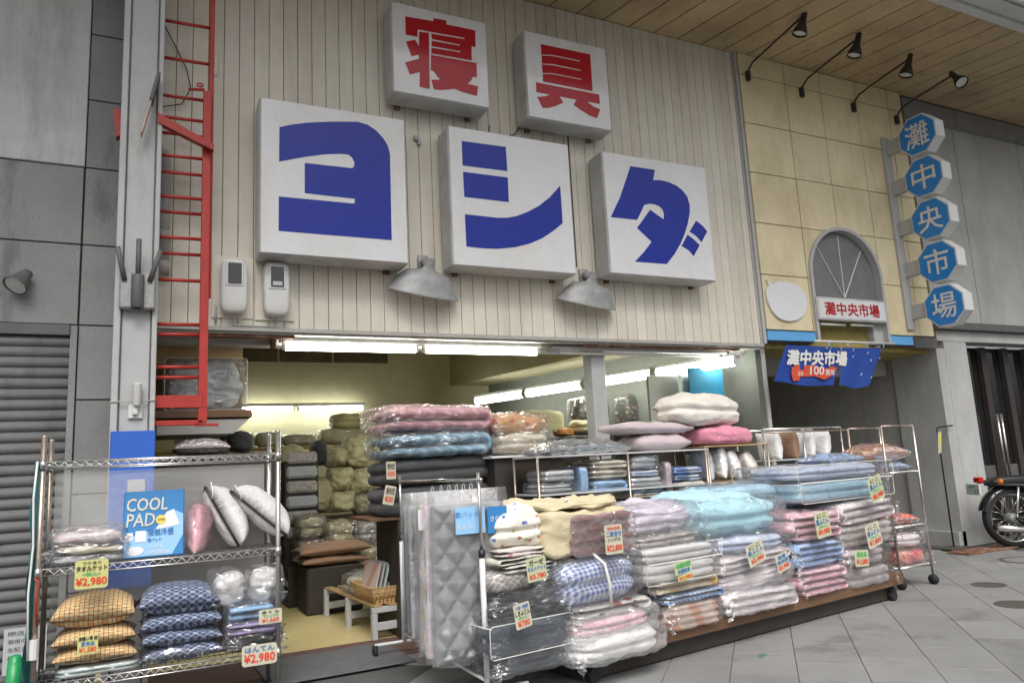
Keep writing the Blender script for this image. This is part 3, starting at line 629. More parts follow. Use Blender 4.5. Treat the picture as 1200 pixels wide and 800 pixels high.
# ================================================================== COLUMN, LADDER AND WHAT HANGS ON THEM
colm = thing('steel_column', 'tall pale grey steel column between the shutter and the bedding shop', 'column', (0, 0, 0))
MB().bev((-.19, -.565, -.01), (.045, -.30, 7.3), .004).build('web', M['greysteel'], colm)
for x0, x1 in ((-.245, -.192), (.047, .088)): MB().bev((x0, -.60, -.01), (x1, -.22, 7.3), .006).build('flange', M['greysteel'], colm)
MB().bev((-.192, -.575, 0), (-.180, -.566, 7.3), .001).build('seam', M['darkgrey'], colm)
MB().bev((.033, -.575, 0), (.046, -.566, 7.3), .001).build('seam', M['darkgrey'], colm)
MB().tube([(-.25, -.605, 2.24), (.09, -.605, 2.25)], .006, 6).build('wire_band', M['trim'], colm)
def ladder(label, x0, x1, y, z0, z1, rungs, rr):
    t = thing('ladder', label, 'ladder', (0, y, 0), 0, 'red steel ladders')
    MB().bev((x1-rr, -.03, z0), (x1+rr, .03, z1), .004).build('rail', M['red'], t)
    MB().bev((x0-rr, .02, z0), (x0+rr*.2, .06, z1), .004).build('rail', M['red'], t)
    for z in rungs: MB().tube([(x0, .02, z), (x1-rr, .0, z)], .016, 8).build('rung', M['red'], t, True)
    return t
ladder('upper red steel ladder reaching the arcade ceiling, behind the lower one', .0, .505, -.40, 3.2, 7.2, [7.0, 6.62, 6.26, 5.88, 5.5, 5.12, 4.75, 4.37, 3.99, 3.6], .022)
lo = ladder('lower red steel ladder with the thick rail ending above the wire rack', .02, .465, -.50, 2.06, 5.16, [4.86, 4.49, 4.10, 3.72, 3.33, 2.93, 2.84, 2.55, 2.46], .036)
MB().bev((.05, -.035, 2.19), (.47, -.0, 2.30), .005).build('cross_bar', M['red'], lo)
MB().bev((.05, -.03, 2.04), (.47, .0, 2.085), .005).build('cross_bar', M['red'], lo)
MB().bev((.40, -.03, 2.03), (.60, .0, 2.055), .003).build('foot_plate', M['red'], lo)
MB().tube([(.30, 0, 5.16), (.44, 0, 5.18)], .014, 8).lathe([(.03, -.01), (.03, .01)], 12, (.40, 0, 5.22)).build('hook', M['red'], lo)
rb = thing('red_steel_bracket', 'slanting red channel bracket bolted through the steel column and ladder', 'bracket', (0, 0, 0))
MB().add([(.05, -.62, 4.83), (.52, -.62, 4.60), (.52, -.62, 4.54), (.05, -.62, 4.74), (.05, -.50, 4.85), (.52, -.50, 4.62), (.52, -.50, 4.56), (.05, -.50, 4.76)],
   [(0, 1, 2, 3), (4, 7, 6, 5), (0, 4, 5, 1), (1, 5, 6, 2), (2, 6, 7, 3), (3, 7, 4, 0)]).build('arm', M['red'], rb)
MB().add([(-.31, -.50, 4.87), (-.247, -.50, 4.86), (-.247, -.50, 4.62), (-.28, -.50, 4.60), (-.31, -.40, 4.87), (-.247, -.40, 4.86), (-.247, -.40, 4.62), (-.28, -.40, 4.60)],
   [(0, 3, 2, 1), (4, 5, 6, 7), (0, 1, 5, 4), (1, 2, 6, 5), (2, 3, 7, 6), (3, 0, 4, 7)]).build('end_plate', M['red'], rb)
es = thing('column_sign', 'small sign plate seen edge on, fixed to the face of the steel column', 'sign', (-.04, -.60, 4.74), (0, R(12), 0))
MB().bev((-.014, -.16, .15), (.014, -.005, .42), .003).build('plate', M['darkgrey'], es)
MB().bev((-.006, -.14, -.18), (.006, -.03, .20), .002).build('card', K['peach'], es)
MB().tube([(0, -.02, .1), (0, -.10, .05), (0, -.06, -.02)], .005, 6).build('hook', M['galv'], es)
# banner pole clamp with three sockets
bk = thing('banner_pole_clamp', 'rusty clamp with three upright pole sockets strapped round the steel column', 'pole holder', (-.07, -.60, 3.02))
MB().bev((-.14, -.06, 0), (-.035, -.003, .32), .015).bev((.035, -.06, 0), (.14, -.003, .32), .015).build('clamp_jaw', M['galv'], bk)
MB().lathe([(.035, -.02), (.05, 0), (.05, .25), (.04, .27)], 12, (0, -.085, .02)).bev((-.05, -.04, .05), (.05, -.003, .25), .008).build('centre_boss', M['darkgrey'], bk, True)
for x0, x1, zt in ((-.10, -.16, .52), (0, .0, .60), (.09, .17, .51)): MB().tube([(x0, -.06, .24), (x1, -.10, zt)], .022, 10).build('pole_socket', M['darkgrey'], bk, True)
fh = thing('flag_holder', 'small white tubular flag holder screwed to the steel column', 'flag holder', (-.06, -.57, 2.10))
MB().bev((-.055, -.02, 0), (.055, -.002, .13), .006).bev((-.02, -.06, .03), (.02, -.02, .10), .006).build('plate', M['white_pl'], fh)
MB().lathe([(.022, .08), (.034, .10), (.034, .26), (.038, .27), (.026, .27), (.026, .12)], 14, (.01, -.06, .02)).build('socket', M['white_pl'], fh, True)
bs_ = MB().bev((-.235, -.66, .75), (.095, -.625, 1.995), .006).build('blue_sheet', M['bluesheet']); tag(bs_, 'plain blue plastic sheet standing against the steel column behind the rack', 'plastic sheet')
pn = MB().bev((-.10, -.675, 1.50), (.03, -.662, 1.60), .002).build('taped_note', M['paper']); tag(pn, 'small grey note stuck on the blue plastic sheet', 'note')
dp = thing('drain_pipe', 'grey plastic drain pipe on the planks behind the red ladder rungs', 'pipe', (.13, -.06, 0))
MB().tube([(0, 0, 3.58), (0, 0, 4.55), (-.02, 0, 4.68), (-.10, 0, 4.72)], .055, 14).build('pipe_run', M['pipe_w'], dp, True)
for z in (3.50, 3.80): MB().tube([(0, 0, z), (0, 0, z+.11)], .064, 14).build('collar', M['pipe_w'], dp, True)
cb = MB(); cb.tube([(.05, -.05, 6.1), (.18, -.05, 5.85), (.30, -.05, 5.6), (.34, -.05, 5.4), (.26, -.05, 5.22), (.05, -.05, 5.15)], .006, 6)
cbo = cb.build('loose_cable', M['black'], None, True); tag(cbo, 'thin loose black cable looping behind the upper ladder', 'cable')
# meter boxes
for i, (xc, zc, lb) in enumerate(((.755, 3.40, 'white plastic electricity meter cover nearer the red ladder'), (1.15, 3.39, 'white plastic electricity meter cover under the corner of the first box sign'))):
    t = thing('electric_meter', lb, 'electric meter', (xc, 0, zc), 0, 'electricity meters on the plank wall')
    MB().bev((-.19, -.018, -.30), (.19, -.001, .32), .004).build('back_board', M['siding'], t)
    V, F = soft_box(.25, .16, .54, 5, 14, 0, 1); V[:, 1] -= .175; V[:, 2] -= .27
    link('cover', np_mesh('cover', V, F), M['white_pl'], t)
    MB().bev((-.085, -.186, -.02), (.085, -.150, .235), .012).build('window_frame', M['packwhite'], t)
    MB().box((-.062, -.192, .005), (.062, -.187, .21)).build('window_pane', M['glass_dk'], t)
    if i: MB().box((-.045, -.194, .02), (.045, -.1925, .06)).build('meter_dial', M['paper'], t)
# bird-like hooks under signs and junction strap
jb = MB().bev((.545, -.02, 5.6), (.60, -.001, 5.85), .01).build('junction_cover', M['siding']); tag(jb, 'small cream painted cover screwed to the planks beside the ladder', 'cover plate')

o = MB().tube([(.60, -.025, 3.22), (.60, -.025, 3.05)], .012, 8).tube([(.755, -.03, 3.10), (.755, -.03, 3.03), (1.15, -.03, 3.03), (1.15, -.03, 3.10)], .011, 8).build('conduit', M['pipe_w'], None, True); tag(o, 'thin grey conduit joining the undersides of the two electricity meters', 'conduit')
o = MB().tube([(3.62, -.01, 5.56), (3.60, -.015, 5.45), (3.75, -.02, 5.40), (3.95, -.015, 5.50), (4.02, -.01, 5.60)], .006, 6).build('sagging_cable', M['black'], None, True); tag(o, 'short black cable sagging between the two red kanji signs', 'cable')
# ================================================================== BOX SIGNS
def box_sign(x0, x1, z0, z1, label, polys, film, d=.35):
    t = thing('box_sign', label, 'sign', (x0, -d, z0), 0, 'box signs on the plank wall')
    w_, h_ = x1-x0, z1-z0
    MB().bev((0, .012, 0), (w_, d-.045, h_), .012).build('housing', M['boxgrey'], t)
    MB().bev((.012, -.004, .012), (w_-.012, .0118, h_-.012), .004).build('face', M['acrylic'], t)
    for x in (.15, w_-.15): MB().box((x-.03, d-.045, -.03), (x+.03, d-.002, .12)).box((x-.03, d-.045, h_-.12), (x+.03, d-.002, h_+.03)).build('mount', M['rust'], t)
    mb = MB()
    for pl in polys:
        pts = [(x-x0, z-z0) for x, z in pl]; m = len(pts); mb.add([(u, -.0065, w2) for u, w2 in pts], [tuple(range(m))])
    me = bpy.data.meshes.new('character'); me.from_pydata(mb.v, [], mb.f)
    bm = bmesh.new(); bm.from_mesh(me); bmesh.ops.triangulate(bm, faces=bm.faces, ngon_method='EAR_CLIP'); bm.to_mesh(me); bm.free(); link('character', me, film, t)
    return t
box_sign(.955, 2.45, 3.675, 5.285, 'square white box sign with the blue character yo', [[(1.143,4.985),(1.251,5.027),(1.403,5.073),(1.674,5.13),(1.935,5.171),(2.037,5.155),(2.129,5.105),(2.2,5.036),(2.25,4.958),(2.273,4.864),(2.267,3.919),(1.134,3.912),(1.136,4.262),(1.883,4.272),(1.89,4.324),(1.385,4.325),(1.387,4.642),(1.866,4.651),(1.886,4.672),(1.891,4.715),(1.868,4.764),(1.828,4.794),(1.749,4.791),(1.592,4.763),(1.381,4.704),(1.139,4.622)]], M['blue_film'])
box_sign(2.94, 4.485, 3.70, 5.305, 'square white box sign with the blue character shi', [[(3.102,5.136),(3.646,5.146),(3.65,4.855),(3.1,4.848)], [(3.101,4.775),(3.651,4.779),(3.648,4.486),(3.104,4.485)],
   [(3.101,4.287),(3.49,4.286),(3.626,4.3),(3.742,4.333),(3.884,4.397),(4.031,4.483),(4.182,4.605),(4.334,4.766),(4.335,4.306),(4.202,4.201),(4.053,4.1),(3.884,4.021),(3.697,3.963),(3.471,3.925),(3.295,3.917),(3.104,3.921)]], M['blue_film'])
box_sign(4.955, 6.57, 3.745, 5.295, 'square white box sign with the slanting blue character da', [[(5.365,5.147),(5.739,5.148),(5.697,5.006),(5.806,5.02),(5.93,5.012),(6.054,4.98),(6.151,4.927),(6.22,4.849),(6.247,4.744),(6.237,4.635),(6.194,4.502),(6.125,4.347),(6.047,4.214),(5.929,4.058),(5.796,3.922),(5.314,3.916),(5.464,4.051),(5.591,4.191),(5.388,4.349),(5.611,4.607),(5.807,4.504),(5.821,4.57),(5.803,4.632),(5.757,4.669),(5.673,4.689),(5.594,4.682),(5.528,4.66),(5.403,4.455),(5.013,4.45),(5.171,4.717)],
   [(6.327,4.537),(6.425,4.482),(6.496,4.409),(6.385,4.254),(6.303,4.332),(6.203,4.38)], [(6.167,4.336),(6.259,4.285),(6.349,4.212),(6.233,4.055),(6.164,4.129),(6.053,4.176)]], M['blue_film'])
box_sign(2.325, 3.475, 5.585, 6.66, 'smaller white box sign with the red kanji for sleep', [[(2.488,6.504),(2.819,6.522),(2.82,6.559),(2.975,6.568),(2.976,6.519),(3.331,6.525),(3.326,6.315),(3.274,6.312),(3.27,6.136),(2.78,6.12),(2.784,6.191),(3.135,6.209),(3.135,6.222),(2.785,6.21),(2.79,6.278),(3.13,6.289),(3.131,6.302),(2.791,6.297),(2.786,6.363),(3.189,6.384),(3.193,6.399),(2.79,6.382),(2.631,6.378),(2.621,6.287),(2.486,6.283)],
   [(2.487,6.201),(2.594,6.246),(2.637,6.175),(2.643,6.354),(2.76,6.366),(2.747,5.689),(2.628,5.693),(2.637,5.869),(2.522,5.816),(2.471,5.949),(2.632,6.028),(2.631,6.074),(2.548,6.037)],
   [(2.774,6.104),(3.328,6.116),(3.325,5.942),(3.277,5.937),(3.246,5.879),(3.205,5.84),(3.335,5.83),(3.314,5.71),(3.223,5.716),(3.129,5.725),(3.045,5.748),(2.975,5.727),(2.883,5.702),(2.795,5.694),(2.766,5.803),(2.875,5.824),(2.836,5.862),(2.803,5.909),(2.767,5.918)]], M['red_film'])
box_sign(3.965, 5.14, 5.57, 6.685, 'smaller white box sign with the red kanji for tools', [[(4.19,6.541),(4.891,6.55),(4.886,6.058),(4.19,6.053),(4.19,6.149),(4.34,6.176),(4.74,6.18),(4.737,6.192),(4.336,6.188),(4.188,6.163),(4.188,6.274),(4.343,6.293),(4.735,6.298),(4.74,6.311),(4.344,6.309),(4.189,6.285),(4.19,6.392),(4.343,6.416),(4.728,6.421),(4.732,6.435),(4.344,6.429),(4.189,6.403)],
   [(4.093,6.027),(4.979,6.032),(4.981,5.904),(4.794,5.905),(4.883,5.856),(4.979,5.834),(4.922,5.708),(4.822,5.722),(4.692,5.776),(4.596,5.829),(4.643,5.903),(4.405,5.901),(4.457,5.834),(4.347,5.77),(4.248,5.727),(4.16,5.712),(4.097,5.841),(4.193,5.863),(4.276,5.9),(4.088,5.9)]], M['red_film'])

# reflector lamps under the signs
def reflector(x, z, label):
    t = thing('reflector_lamp', label, 'lamp', (x, -.06, z), 0, 'sheet metal reflector lamps')
    MB().tube([(0, .055, .08), (0, -.02, .08), (0, -.10, .02)], .045, 10).bev((-.06, .02, .0), (.06, .058, .16), .008).build('bracket', M['galv'], t, True)
    mt = Matrix.Rotation(R(22), 4, 'X') @ Matrix.Rotation(R(7), 4, 'Y')
    pr_ = [(.045, .10), (.05, .0), (.07, -.03), (.20, -.06), (.26, -.14), (.325, -.27), (.34, -.28), (.34, -.295), (.32, -.295), (.255, -.15), (.18, -.08), (.02, -.05)]
    MB().lathe(pr_[:8], 32, (.0, -.14, -.02), mt, 1.22, .62).build('hood', M['galv'], t, True)
    MB().lathe(pr_[7:], 32, (.0, -.14, -.02), mt, 1.22, .62).build('hood_lining', M['galv_in'], t, True)
    MB().lathe([(.02, -.06), (.05, -.12), (.06, -.19), (.04, -.25), (.001, -.27)], 16, (.0, -.14, -.02), mt).build('bulb', M['bulb'], t, True)
reflector(2.72, 3.72, 'grey sheet metal reflector lamp between the first two large blue signs')
reflector(4.78, 3.71, 'grey sheet metal reflector lamp under the gap before the slanting blue sign')
for x, z in ((2.68, 5.25), (2.72, 5.20), (4.62, 5.22)):
    o = MB().bev((x-.02, -.04, z-.03), (x+.02, -.001, z+.03), .006).build('cable_clip', M['galv']); tag(o, 'tiny rusty cable clip on the planks '+('under the sleep kanji sign, the higher one' if z > 5.23 and x < 3 else 'under the sleep kanji sign, the lower one' if x < 3 else 'under the tools kanji sign'), 'clip', 'cable clips between signs')
o = MB().tube([(4.70, -.012, 3.9), (4.70, -.012, 6.3)], .008, 6).build('sign_cable', M['darkgrey']); tag(o, 'dark supply cable running down the planks between the second and third blue signs', 'cable')

# ================================================================== BEIGE MARKET ENTRANCE
bg_ = thing('market_entrance_front', 'beige tiled panel front of the market entrance with an arched recess', 'market entrance', (0, 0, 0))
XC, RC, ZC = 9.345, .765, 4.06
def arch_z(x):
    dx = abs(x-XC)
    return ZC+math.sqrt(max(0, RC*RC-dx*dx)) if dx < RC else -1
xs = [7.66, 8.555, 9.30, 10.10, 10.85, 11.19]; zz_ = [3.215, 4.0, 4.75, 5.5, 6.25, 7.0, 7.34]
for a, b in zip(xs, xs[1:]):
    for c, d_ in zip(zz_, zz_[1:]):
        x0, x1, z0, z1 = a+.006, b-.006, c+.006, d_-.006
        if x1 < XC-RC or x0 > XC+RC or z0 > ZC+RC: MB().bev((x0, -.05, z0), (x1, 0, z1), .004).build('panel', M['beige'], bg_); continue
        xx = sorted(set([x0, x1]+[min(max(XC+RC*math.sin(R(t)), x0), x1) for t in range(-90, 91, 5)]+[min(max(XC+s*(RC+.0005), x0), x1) for s in (-1, 1)]))
        cells = []
        for p, q in zip(xx, xx[1:]):
            za, zb = max(z0, arch_z(p)), max(z0, arch_z(q))
            if abs(p-XC) >= RC and abs(q-XC) >= RC: za = zb = z0
            if za >= z1 and zb >= z1: continue
            if q-p < 1e-4: continue
            cells.append((p, q, min(za, z1), min(zb, z1)))
        mb = MB()
        for p, q, za, zb in cells: mb.add([(p, -.05, za), (q, -.05, zb), (q, -.05, z1), (p, -.05, z1), (p, 0, za), (q, 0, zb), (q, 0, z1), (p, 0, z1)], [(0, 1, 2, 3), (4, 7, 6, 5), (0, 4, 5, 1), (3, 2, 6, 7), (0, 3, 7, 4), (1, 5, 6, 2)])
        if mb.v: mb.build('panel', M['beige'], bg_)
back = MB()
for x0, x1, z0, z1 in ((7.66, 8.57, 3.05, 7.34), (10.12, 11.19, 3.05, 7.34), (8.57, 10.12, 4.84, 7.34)): back.box((x0, .001, z0), (x1, .12, z1))
back.build('backing', M['joint'], bg_)
# arch surround and fan
an = [R(t) for t in range(0, 181, 6)]
ring = [(XC+RC*math.cos(t), ZC+RC*math.sin(t)) for t in an]
inn = [(XC+(RC-.05)*math.cos(t), ZC+(RC-.05)*math.sin(t)) for t in an]
mb = MB(); ringo = [(XC+RC, 3.07)]+ring+[(XC-RC, 3.07)]; ringi = [(XC+RC-.05, 3.07)]+inn+[(XC-RC+.05, 3.07)]
for i in range(len(ringo)-1):
    a, b, c, d_ = ringo[i], ringo[i+1], ringi[i+1], ringi[i]
    mb.add([(a[0], -.09, a[1]), (b[0], -.09, b[1]), (c[0], -.09, c[1]), (d_[0], -.09, d_[1]), (a[0], .15, a[1]), (b[0], .15, b[1]), (c[0], .15, c[1]), (d_[0], .15, d_[1])],
           [(0, 1, 2, 3), (4, 7, 6, 5), (0, 4, 5, 1), (1, 5, 6, 2), (2, 6, 7, 3), (3, 7, 4, 0)])
mb.build('arch_surround', M['greysteel'], bg_)
pts = [(XC+(RC-.052)*math.cos(t), ZC+(RC-.052)*math.sin(t)) for t in an]+[(XC-RC+.052, 3.72), (XC+RC-.052, 3.72)]
MB().prism(pts, .02, .04).build('arch_lunette', plain('grey translucent lunette', (.19, .19, .19), .5, var=.15, vscale=3), bg_)
for t in (48, 90, 132): MB().tube([(XC, .012, 3.76), (XC+.70*math.cos(R(t)), .012, 3.92+.80*math.sin(R(t)))], .009, 6).build('fan_bar', M['white_alu'], bg_)
MB().box((7.66, -.055, 3.07), (8.57, .0, 3.20)).build('blue_fascia', M['lightblue'], bg_); MB().box((10.12, -.055, 3.07), (10.66, .0, 3.20)).build('blue_fascia', M['lightblue'], bg_)
MB().box((10.68, -.06, 3.03), (11.19, .0, 3.20)).build('dark_fascia', M['darkgrey'], bg_)
MB().bev((9.86, .0, 3.07), (10.10, .30, 3.62), .006).build('arch_pier', M['concrete'], bg_)
MB().bev((11.192, -.05, 3.05), (11.24, .02, 7.3), .004).build('edge_strip', M['joint'], bg_)
ls = thing('market_sign', 'white panel sign under the arch with small dark red market characters', 'sign', (8.60, -.12, 3.38))
MB().bev((0, 0, 0), (1.44, .10, .34), .01).build('panel', M['boxgrey'], ls); MB().box((.03, -.004, .03), (1.41, -.001, .31)).build('face', M['acrylic'], ls)
lettering('灘中央市場', .14, .075, 1.14, .19, M['red_film'], ls, -.006, .035)
tl = thing('sign_downlight', 'pair of slim unlit tubes under the small market sign', 'strip light', (8.7, -.05, 3.33))
MB().tube([(0, 0, 0), (.5, 0, 0)], .018, 8).build('tube', M['bulb'], tl, True); MB().tube([(.62, 0, .01), (1.1, 0, .01)], .018, 8).build('tube', M['bulb'], tl, True)
# speech balloon
sbp = [(7.717,3.911),(7.822,3.849),(7.955,3.907),(8.16,3.916),(8.331,3.852),(8.444,3.742),(8.456,3.586),(8.371,3.447),(8.229,3.365),(8.046,3.335),(7.876,3.37),(7.753,3.477),(7.684,3.644),(7.688,3.776),(7.759,3.83)]
for _k in range(2): sbp = [q for i_ in range(len(sbp)) for q in ((sbp[i_],) if i_ < 3 and _k < 2 else (tuple(.75*a_+.25*c_ for a_, c_ in zip(sbp[i_], sbp[(i_+1) % len(sbp)])), tuple(.25*a_+.75*c_ for a_, c_ in zip(sbp[i_], sbp[(i_+1) % len(sbp)]))))]
o = MB().prism(sbp, -.085, -.056).build('speech_balloon', M['packwhite']); tag(o, 'blank white speech balloon board on the beige panels beside the arch', 'sign board')
# octagonal projecting signs
osg = thing('sign_pole', 'grey upright channel on the beige front carrying the octagonal signs', 'sign bracket', (10.60, -.05, 0))
MB().bev((-.06, -.05, 3.30), (.10, 0, 6.45), .006).build('channel', M['greysteel'], osg)
names = ('灘', '中', '央', '市', '場'); eng = ('nada', 'naka', 'o', 'shi', 'ba')
for i, ch in enumerate(names):
    zc = 6.235-i*.668; yc = -.66-.0*i; xx_ = 10.56+i*.012
    t = thing('octagon_sign', 'blue octagonal projecting sign with the %s character, %s of five' % (ch, ('topmost', 'second', 'middle', 'fourth', 'lowest')[i]), 'sign', (xx_, yc, zc), 0, 'octagonal projecting signs')
    rr = .33; P8 = [(rr*math.cos(R(22.5+45*k)), rr*math.sin(R(22.5+45*k))) for k in range(8)]; P8i = [(a*.93, b*.93) for a, b in P8]
    MB().prism(P8, 0, .20, 'x').build('drum', M['white_alu'], t); MB().prism(P8i, -.006, -.001, 'x').build('face', M['octblue'], t)
    B = Matrix.Rotation(R(-90), 4, 'Z')
    lettering(ch, -.19, -.19, .38, .38, M['offwhite'], t, -.009, .045, 'lettering', B)
    MB().bev((.03, .32, -.10), (.14, .63, .12), .004).build('arm', M['greysteel'], t)
    MB().box((.02, .60, -.13), (.12, .66, -.10)).build('bolt_plate', M['darkgrey'], t)
# swan neck lamps
for i, (x, z, L, lb) in enumerate(((7.80, 6.99, 1.05, 'nearest the plank wall'), (8.87, 6.93, 1.0, 'second from the plank wall'), (9.99, 6.88, .95, 'above the arch side of the octagonal signs'), (11.0, 6.84, .95, 'over the topmost octagonal sign'))):
    t = thing('gooseneck_lamp', 'black arm spotlight on the beige front, '+lb, 'spotlight', (x, -.05, z), 0, 'black arm spotlights')
    MB().bev((-.035, -.05, -.09), (.035, 0, .06), .008).build('base', M['black'], t)
    MB().tube([(0, -.03, 0), (.0, -.06, .08), (.01, -.14, .15), (.03, -.35, .20), (.05+.03*i, -L, .33)], .014, 8).build('arm', M['black'], t, True)
    hd = Matrix.Rotation(R(14 if i < 3 else -35), 4, 'X') @ Matrix.Rotation(R(12), 4, 'Y')
    c0 = (.05+.03*i, -L-.01, .30)
    MB().lathe([(.001, .10), (.038, .10), (.042, .0), (.05, -.07), (.09, -.17), (.10, -.23), (.088, -.23)], 18, c0, hd).build('lamp_head', M['black'], t, True)
    MB().lathe([(.001, -.21), (.087, -.21)], 18, c0, hd).build('lens', M['bulb'], t, True)

# banner under the arch
bn = thing('market_banner', 'dark blue cloth banner for the market anniversary hanging under the arch, slit near one side', 'banner', (0, 0, 0))
MB().tube([(8.35, -.22, 3.045), (10.0, -.22, 3.045)], .016, 8).build('rod', M['white_pl'], bn, True)
def cloth_sheet(q, y, name, mat, parent, nx=16, nz_=8, seed=0):
    V = []; F = []
    for j in range(nz_+1):
        for i in range(nx+1):
            u, v = i/nx, j/nz_
            x = (q[0][0]*(1-u)+q[1][0]*u)*(1-v)+(q[3][0]*(1-u)+q[2][0]*u)*v; z = (q[0][1]*(1-u)+q[1][1]*u)*(1-v)+(q[3][1]*(1-u)+q[2][1]*u)*v
            V.append((x, y+.012*math.sin(u*9+seed)*v-.01*v, z+(.018*math.sin(u*7+1) if v > .95 else 0)))
    for j in range(nz_):
        for i in range(nx): a = j*(nx+1)+i; F.append((a, a+1, a+nx+2, a+nx+1))
    return link(name, np_mesh(name, V, F), mat, parent)
BL = plain('navy printed banner cloth', (.012, .055, .30), .6, var=.12, bump=.05)
tl_, tr_, br_, bl_ = (7.778,2.972), (9.67,2.968), (9.273,2.391), (7.472,2.461)
ms_t, ms_b, mt_b = (8.838,2.961), (8.574,2.404), (8.69,2.404)
cloth_sheet((tl_, (ms_t[0]-.004, ms_t[1]), ms_b, bl_), -.24, 'cloth', BL, bn); cloth_sheet(((ms_t[0]+.004, ms_t[1]), tr_, br_, mt_b), -.24, 'cloth', BL, bn, 10, 8, 3)
for px in (8.62, 9.0, 9.4, 9.75): MB().tube([(px, -.22, 3.06), (px-.02, -.235, 2.98)], .008, 5).build('tie', M['lightblue'], bn)
lettering('灘中央市場', 7.74, 2.70, 1.16, .20, M['offwhite'], bn, -.262, .05, shear=.25)
rbp = [(7.812,2.666),(7.955,2.704),(7.954,2.631),(8.023,2.632),(8.042,2.69),(8.224,2.697),(8.461,2.651),(8.571,2.689),(8.66,2.66),(8.548,2.555),(8.395,2.499),(8.199,2.545),(7.939,2.537),(7.911,2.486),(7.803,2.478),(7.785,2.579)]
o = MB().prism(rbp, -.272, -.268).build('ribbon', plain('orange red ribbon print', (.62, .08, .03), .6, bump=0), bn)
lettering('100', 8.13, 2.565, .27, .12, M['offwhite'], bn, -.275, .04, shear=.15); lettering('20', 7.90, 2.555, .10, .05, M['offwhite'], bn, -.275, .04); lettering('周年', 8.42, 2.555, .19, .085, M['offwhite'], bn, -.275, .03, shear=.1)
for k in range(26):
    u, v = random.random(), random.random(); x = tl_[0]*(1-u)+tr_[0]*u-.33*v+.05; z = 2.93-.42*v
    if 7.85 < x < 9.0 and 2.5 < z < 2.9: continue
    c = (M['packyel'], M['offwhite'], M['packpale'])[k % 3]; MB().prism([(x, z), (x+.018, z+.006), (x+.03, z+.03), (x+.022, z+.032)], -.268, -.264).build('confetti_print', c, bn)

# --- passage behind the arch
ps = thing('market_passage', 'dim grey passage walls behind the market banner', 'passage', (0, 0, 0))
for a, b in ((-.02, .78), (.80, 1.5), (1.515, 3.5), (3.515, 6.2), (6.215, 9)): MB().box((11.22 if a < .5 else 11.30, a, -.01), (11.5, b, 3.04)).build('wall_panel', M['concrete'] if a < .5 else M['concrete_d'], ps)
MB().box((11.12, -.02, -.01), (11.3, .78, .22)).build('plinth', M['concrete'], ps)
MB().box((7.7, .10, 2.98), (11.3, 9, 3.05)).build('passage_ceiling', M['yellowceil'], ps)
MB().box((8.60, .13, 3.05), (9.86, 1.8, 3.75)).build('arch_infill', M['yellowceil'], ps)
MB().box((7.66, .10, -.01), (7.72, 9, 2.98)).build('wall_panel', M['concrete_d'], ps)
MB().box((7.7, 8.9, -.01), (11.3, 9.0, 3.0)).build('end_wall', M['concrete_d'], ps)
MB().box((7.75, .9, 2.72), (11.2, 1.1, 2.978)).build('cross_beam', M['concrete'], ps)

# ================================================================== GREY BUILDING ON THE FAR SIDE
rb_ = thing('grey_concrete_building', 'plain grey concrete building past the octagonal signs with a dark glazed doorway', 'building', (0, 0, 0))
for a, b in ((11.25, 12.72), (12.735, 14.6), (14.615, 16.5), (16.515, 20)): MB().bev((a, .12, 3.44), (b, .24, 7.34), .004).build('wall_panel', M['concrete'], rb_)
MB().box((11.25, .02, 7.02), (20, .12, 7.34)).build('cornice', M['slab_dark'], rb_)
MB().bev((11.2, -.12, 3.34), (20, .30, 3.46), .005).build('canopy', M['darkgrey'], rb_)
MB().bev((11.26, -.02, 3.16), (20, .3, 3.335), .004).build('lintel', M['concrete'], rb_)
MB().bev((11.42, -.03, -.01), (11.98, .40, 3.155), .008).build('pilaster', M['concrete'], rb_)
dr = thing('glazed_doorway', 'tall dark glass doorway with narrow brown posts behind the motorcycle', 'door', (0, .32, 0))
MB().box((11.98, .10, .0), (20, .13, 3.15)).build('glass', M['glass_dk'], dr)
for i in range(9): MB().bev((12.28+i*.62, .0, 0), (12.42+i*.62, .095, 3.15), .005).build('mullion', plain('dark brown timber', (.05, .04, .035), .5) if i == 0 else bpy.data.materials['dark brown timber'], dr)
MB().box((12.0, .05, .95), (20, .098, 1.15)).build('mid_rail', M['darkgrey'], dr)
for x in (12.95, 13.06): MB().tube([(x, -.08, .9), (x, -.08, 2.0)], .022, 8).build('pull_handle', M['chrome'], dr, True)

# street bits
mh = [((9.186,-0.55), .30, 'oval outlined steel cover farthest along the paving, near the motorcycle'), ((8.365,-2.165), .16, 'small round iron cover between the two others on the paving'), ((7.599,-2.943), .21, 'round iron cover on the paving nearest the street edge')]
for (x, y), r_, lb in (((10.4,-1.413), .33, 'large ring shaped iron cover on the paving below the motorcycle'), ((8.375,-2.158), .17, 'small round iron cover on the paving, past the end rack'), ((7.554,-2.946), .2, 'round iron cover on the paving nearest the street edge')):
    t = thing('manhole_cover', lb, 'manhole cover', (x, y, .0), 0, 'iron covers in the paving')
    MB().lathe([(r_, -.01), (r_, .005), (r_*.86, .006), (r_*.86, .002)], 28).build('rim', M['manhole'], t); MB().lathe([(.001, .003), (r_*.85, .003)], 28).build('plate', M['tile'] if r_ > .3 else M['manhole'], t)
x, y = (10.962,-0.027)
t = thing('pole_sign', 'thin black stand with bent top arm and small yellow card by the grey pilaster', 'stand', (x, y, .0))
MB().bev((-.28, -.16, .001), (.25, .16, .02), .004).build('base_plate', M['manhole'], t); MB().tube([(0, 0, .02), (0, 0, 1.78), (.02, 0, 1.80), (.30, -.05, 1.82)], .012, 8).build('pole', M['black'], t, True)
MB().prism([(-.02, 1.72), (.06, 1.74), (-.0, 1.42), (-.08, 1.40)], -.02, -.016).build('card', M['tagg'], t)
